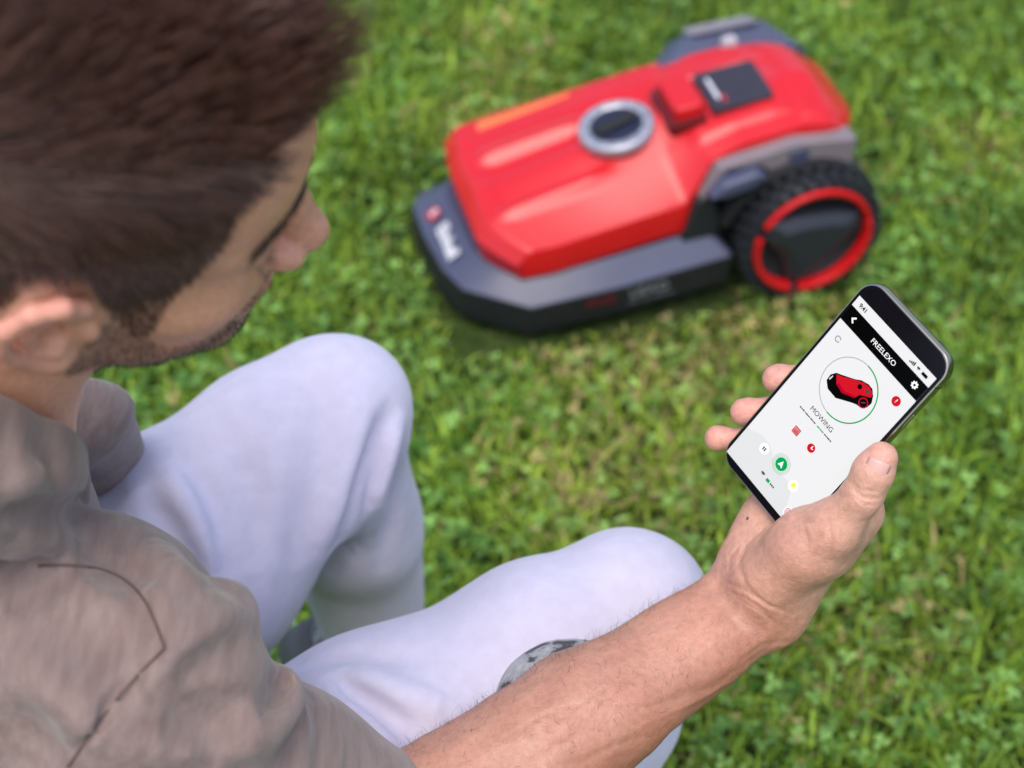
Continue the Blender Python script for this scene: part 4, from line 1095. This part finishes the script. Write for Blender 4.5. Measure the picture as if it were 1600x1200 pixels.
# opening for the neck
SH += [rc(T(-.034, 0, -.045), mixp(T(-.034, 0, -.045), NB_, .95), .062, .060, .006, op='s')]
def shirt_extra(P):
    a = (P - RS) @ SL
    n1 = vnoise(np.stack([P[:, 0] * 10, P[:, 1] * 10, P[:, 2] * 10], 1) + 8) - .5
    n2 = vnoise(np.stack([P[:, 0] * 34 + P[:, 2] * 10, P[:, 1] * 12 - P[:, 0] * 14, P[:, 2] * 16], 1)) - .5
    d = (n1 * .014 + n2 * .012) * (1 - .7 * sstep(.62, .70, P[:, 1]))
    return d + 2.0 * FS(P)
FS = crease_set(field(SH), [
    ([(105, 885), (170, 890), (225, 925), (255, 1012)], .0045, .005), ([(255, 1012), (190, 1080), (110, 1195)], .0045, .005),
    ([(120, 875), (180, 878), (240, 920), (275, 1005)], .007, -.004),
    ([(385, 965), (330, 985), (270, 1030), (200, 1050)], .012, -.009), ([(385, 985), (320, 1020), (260, 1050)], .010, .008),
    ([(442, 1050), (434, 1090), (405, 1125)], .009, .005), ([(455, 1050), (450, 1100), (415, 1140), (350, 1160), (260, 1170)], .010, -.008), ([(400, 1120), (330, 1135), (250, 1130)], .012, .008),
    ([(500, 1090), (515, 1130), (520, 1185)], .008, .006), ([(540, 1120), (520, 1160), (500, 1200)], .008, .006), ([(480, 1120), (470, 1160), (440, 1200)], .010, .006), ([(570, 1140), (568, 1170), (560, 1200)], .006, .005),
    ([(0, 790), (60, 785), (125, 797)], .010, .010), ([(0, 768), (60, 768), (130, 776)], .009, -.007), ([(60, 800), (95, 803), (128, 800)], .007, .007),
    ([(10, 840), (60, 850), (100, 880)], .012, -.008), ([(0, 865), (40, 870), (60, 900)], .012, .008), ([(0, 950), (60, 910), (110, 885)], .010, .007),
    ([(40, 680), (75, 720), (60, 745)], .012, .006), ([(0, 720), (50, 735), (90, 730)], .014, -.005),
    ([(60, 990), (150, 1010), (240, 1040)], .022, .007), ([(0, 1040), (90, 1090), (180, 1160)], .022, -.008), ([(0, 1110), (60, 1150), (100, 1200)], .02, .008),
    ([(195, 860), (215, 880), (220, 925)], .012, .009), ([(240, 850), (270, 900), (300, 930)], .012, -.006), ([(150, 850), (160, 870), (200, 900)], .010, .006), ([(300, 1080), (340, 1140), (360, 1195)], .014, .006)])
Fs0 = field(SH, shirt_extra)
arm_in = field([rc(RS + SL * .17, RS + SL * .36, .050, .050, .01)])
Wsl, _ = trace(Fs0, [446, 444, 430, 402], [1046, 1070, 1098, 1120]); Wsl = Wsl + (Wsl - CC) / np.linalg.norm(Wsl - CC, axis=1)[:, None] * .002
slit = field(chain(list(Wsl), [.0028, .0042, .0036, .0012], .002))
def Fs(P, cell=0.0):
    d = Fs0(P, cell); a = (P - RS) @ SL - sl_len; r = np.linalg.norm(P - RS - ((P - RS) @ SL)[:, None] * SL, axis=1)
    cut = np.where((r < .10), a, -1.0)
    d = np.maximum(d, cut); d = np.maximum(d, -slit(P, cell))
    return np.maximum(d, -arm_in(P, cell))
Vs_, Qs_ = polygonise(Fs, (-.60, .28, .22), (.02, 1.05, .90), .0026, 5, 4.2)
mesh_np("shirt", Vs_, Qs_, M_SHIRT, person, inv=PINV)

def seam_tube(name, pts, rad, mat, F=None, lift=.0015):
    p = np.array(pts, float); n = 60; u = np.linspace(0, len(p) - 1, n); i = np.minimum(u.astype(int), len(p) - 2); f = (u - i)[:, None]
    c = p[i] * (1 - f) + p[i + 1] * f
    for _ in range(60): c[1:-1] = (c[:-2] + 2 * c[1:-1] + c[2:]) / 4
    W, t = trace(F, c[:, 0], c[:, 1]); ok = t < 1.5; W = W[ok]
    if len(W) < 4: return
    W[1:-1] = (W[:-2] + 2 * W[1:-1] + W[2:]) / 4; W = W + (CC - W) / np.linalg.norm(CC - W, axis=1)[:, None] * lift
    tn = np.gradient(W, axis=0); tn /= np.linalg.norm(tn, axis=1)[:, None]; a = np.cross(tn, [0.3, -.5, .8]); a /= np.linalg.norm(a, axis=1)[:, None]; b = np.cross(tn, a)
    k = 6; V = np.stack([W + rad * (math.cos(2 * math.pi * j / k) * a + math.sin(2 * math.pi * j / k) * b) for j in range(k)], 1).reshape(-1, 3)
    P = np.array([(q_ * k + j, q_ * k + (j + 1) % k, (q_ + 1) * k + (j + 1) % k, (q_ + 1) * k + j) for q_ in range(len(W) - 1) for j in range(k)])
    return mesh_np(name, V, P, mat, person, inv=PINV)
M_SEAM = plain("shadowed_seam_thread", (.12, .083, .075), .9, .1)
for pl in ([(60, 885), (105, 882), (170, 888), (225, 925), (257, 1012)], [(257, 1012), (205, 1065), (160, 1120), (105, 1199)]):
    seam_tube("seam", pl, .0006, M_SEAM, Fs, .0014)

# ---- sneakers
def camo():
    t = NT("mottled_grey_canvas"); a = t.noise(48, 3, t.coord((1, 1, 1.6)), .7); b = t.noise(70, 4, t.coord())
    c = t.ramp(a.outputs[0], [(.43, (.03, .03, .032)), (.47, (.30, .30, .31)), (.58, (.42, .42, .43)), (.70, (.50, .50, .49))])
    t.set(Base_Color=t.mix(c, (.34, .32, .31), .12), Roughness=.85); t.bump(b.outputs[0], .4, .001); return t.m
M_CAMO = camo(); M_SOLE = plain("grey_rubber", (.16, .155, .155), .7)
def shoe(heel, toe, up, wid=.046):
    ax = toe - heel; L = np.linalg.norm(ax); ax = ax / L; up = up - (up @ ax) * ax; up = up / np.linalg.norm(up); sd = np.cross(up, ax)
    M = np.stack([ax, sd, up], 1)
    g = [rc(heel + ax * .04 + up * .045, heel + ax * .10 + up * .055, .040, .038, .02), rc(heel + ax * .12 + up * .040, toe - ax * .045 + up * .022, .043, .036, .02, up, 1.15), rc(heel + ax * .04 + up * .02, toe - ax * .045 + up * .012, .035, .040, .02)]
    def ex(P): return (vnoise(P * 60) - .5) * .003
    Fh = field(g, ex); c = (heel + toe) / 2
    V, Q = polygonise(Fh, c - .2, c + .2, .003, 5, 1.4)
    o = mesh_np("shoe", V, Q, M_CAMO, person, inv=PINV)
    pts = []
    for k in range(36):
        a = 2 * math.pi * k / 36; x = math.cos(a); y = math.sin(a)
        w = .040 + .008 * (1 if x > 0 else 0) * math.sin(min(1, max(0, x)) * math.pi)
        pts.append((L / 2 + (L / 2 + .004) * np.sign(x) * abs(x) ** .75, w * np.sign(y) * abs(y) ** .8))
    R0 = [heel + ax * p + sd * w - up * .018 for p, w in pts]; R1 = [heel + ax * p + sd * w * 1.03 + up * .006 for p, w in pts]; R2 = [heel + ax * (L / 2 + (p - L / 2) * .9) + sd * w * .85 + up * .012 for p, w in pts]
    V, P = loft([R0, R1, R2]); so_ = mesh_np("sole", np.array(V), P, M_SOLE, None, inv=PINV); so_.parent = o
    return o
shoe(at(466, 1000, 1.40), at(640, 1110, 1.49) + np.array([.03, 0, -.04]), np.array([.35, 0, 1.]))
shoe(at(730, 1380, 1.06), at(905, 1074, 1.10), CC - at(850, 1150, 1.1))
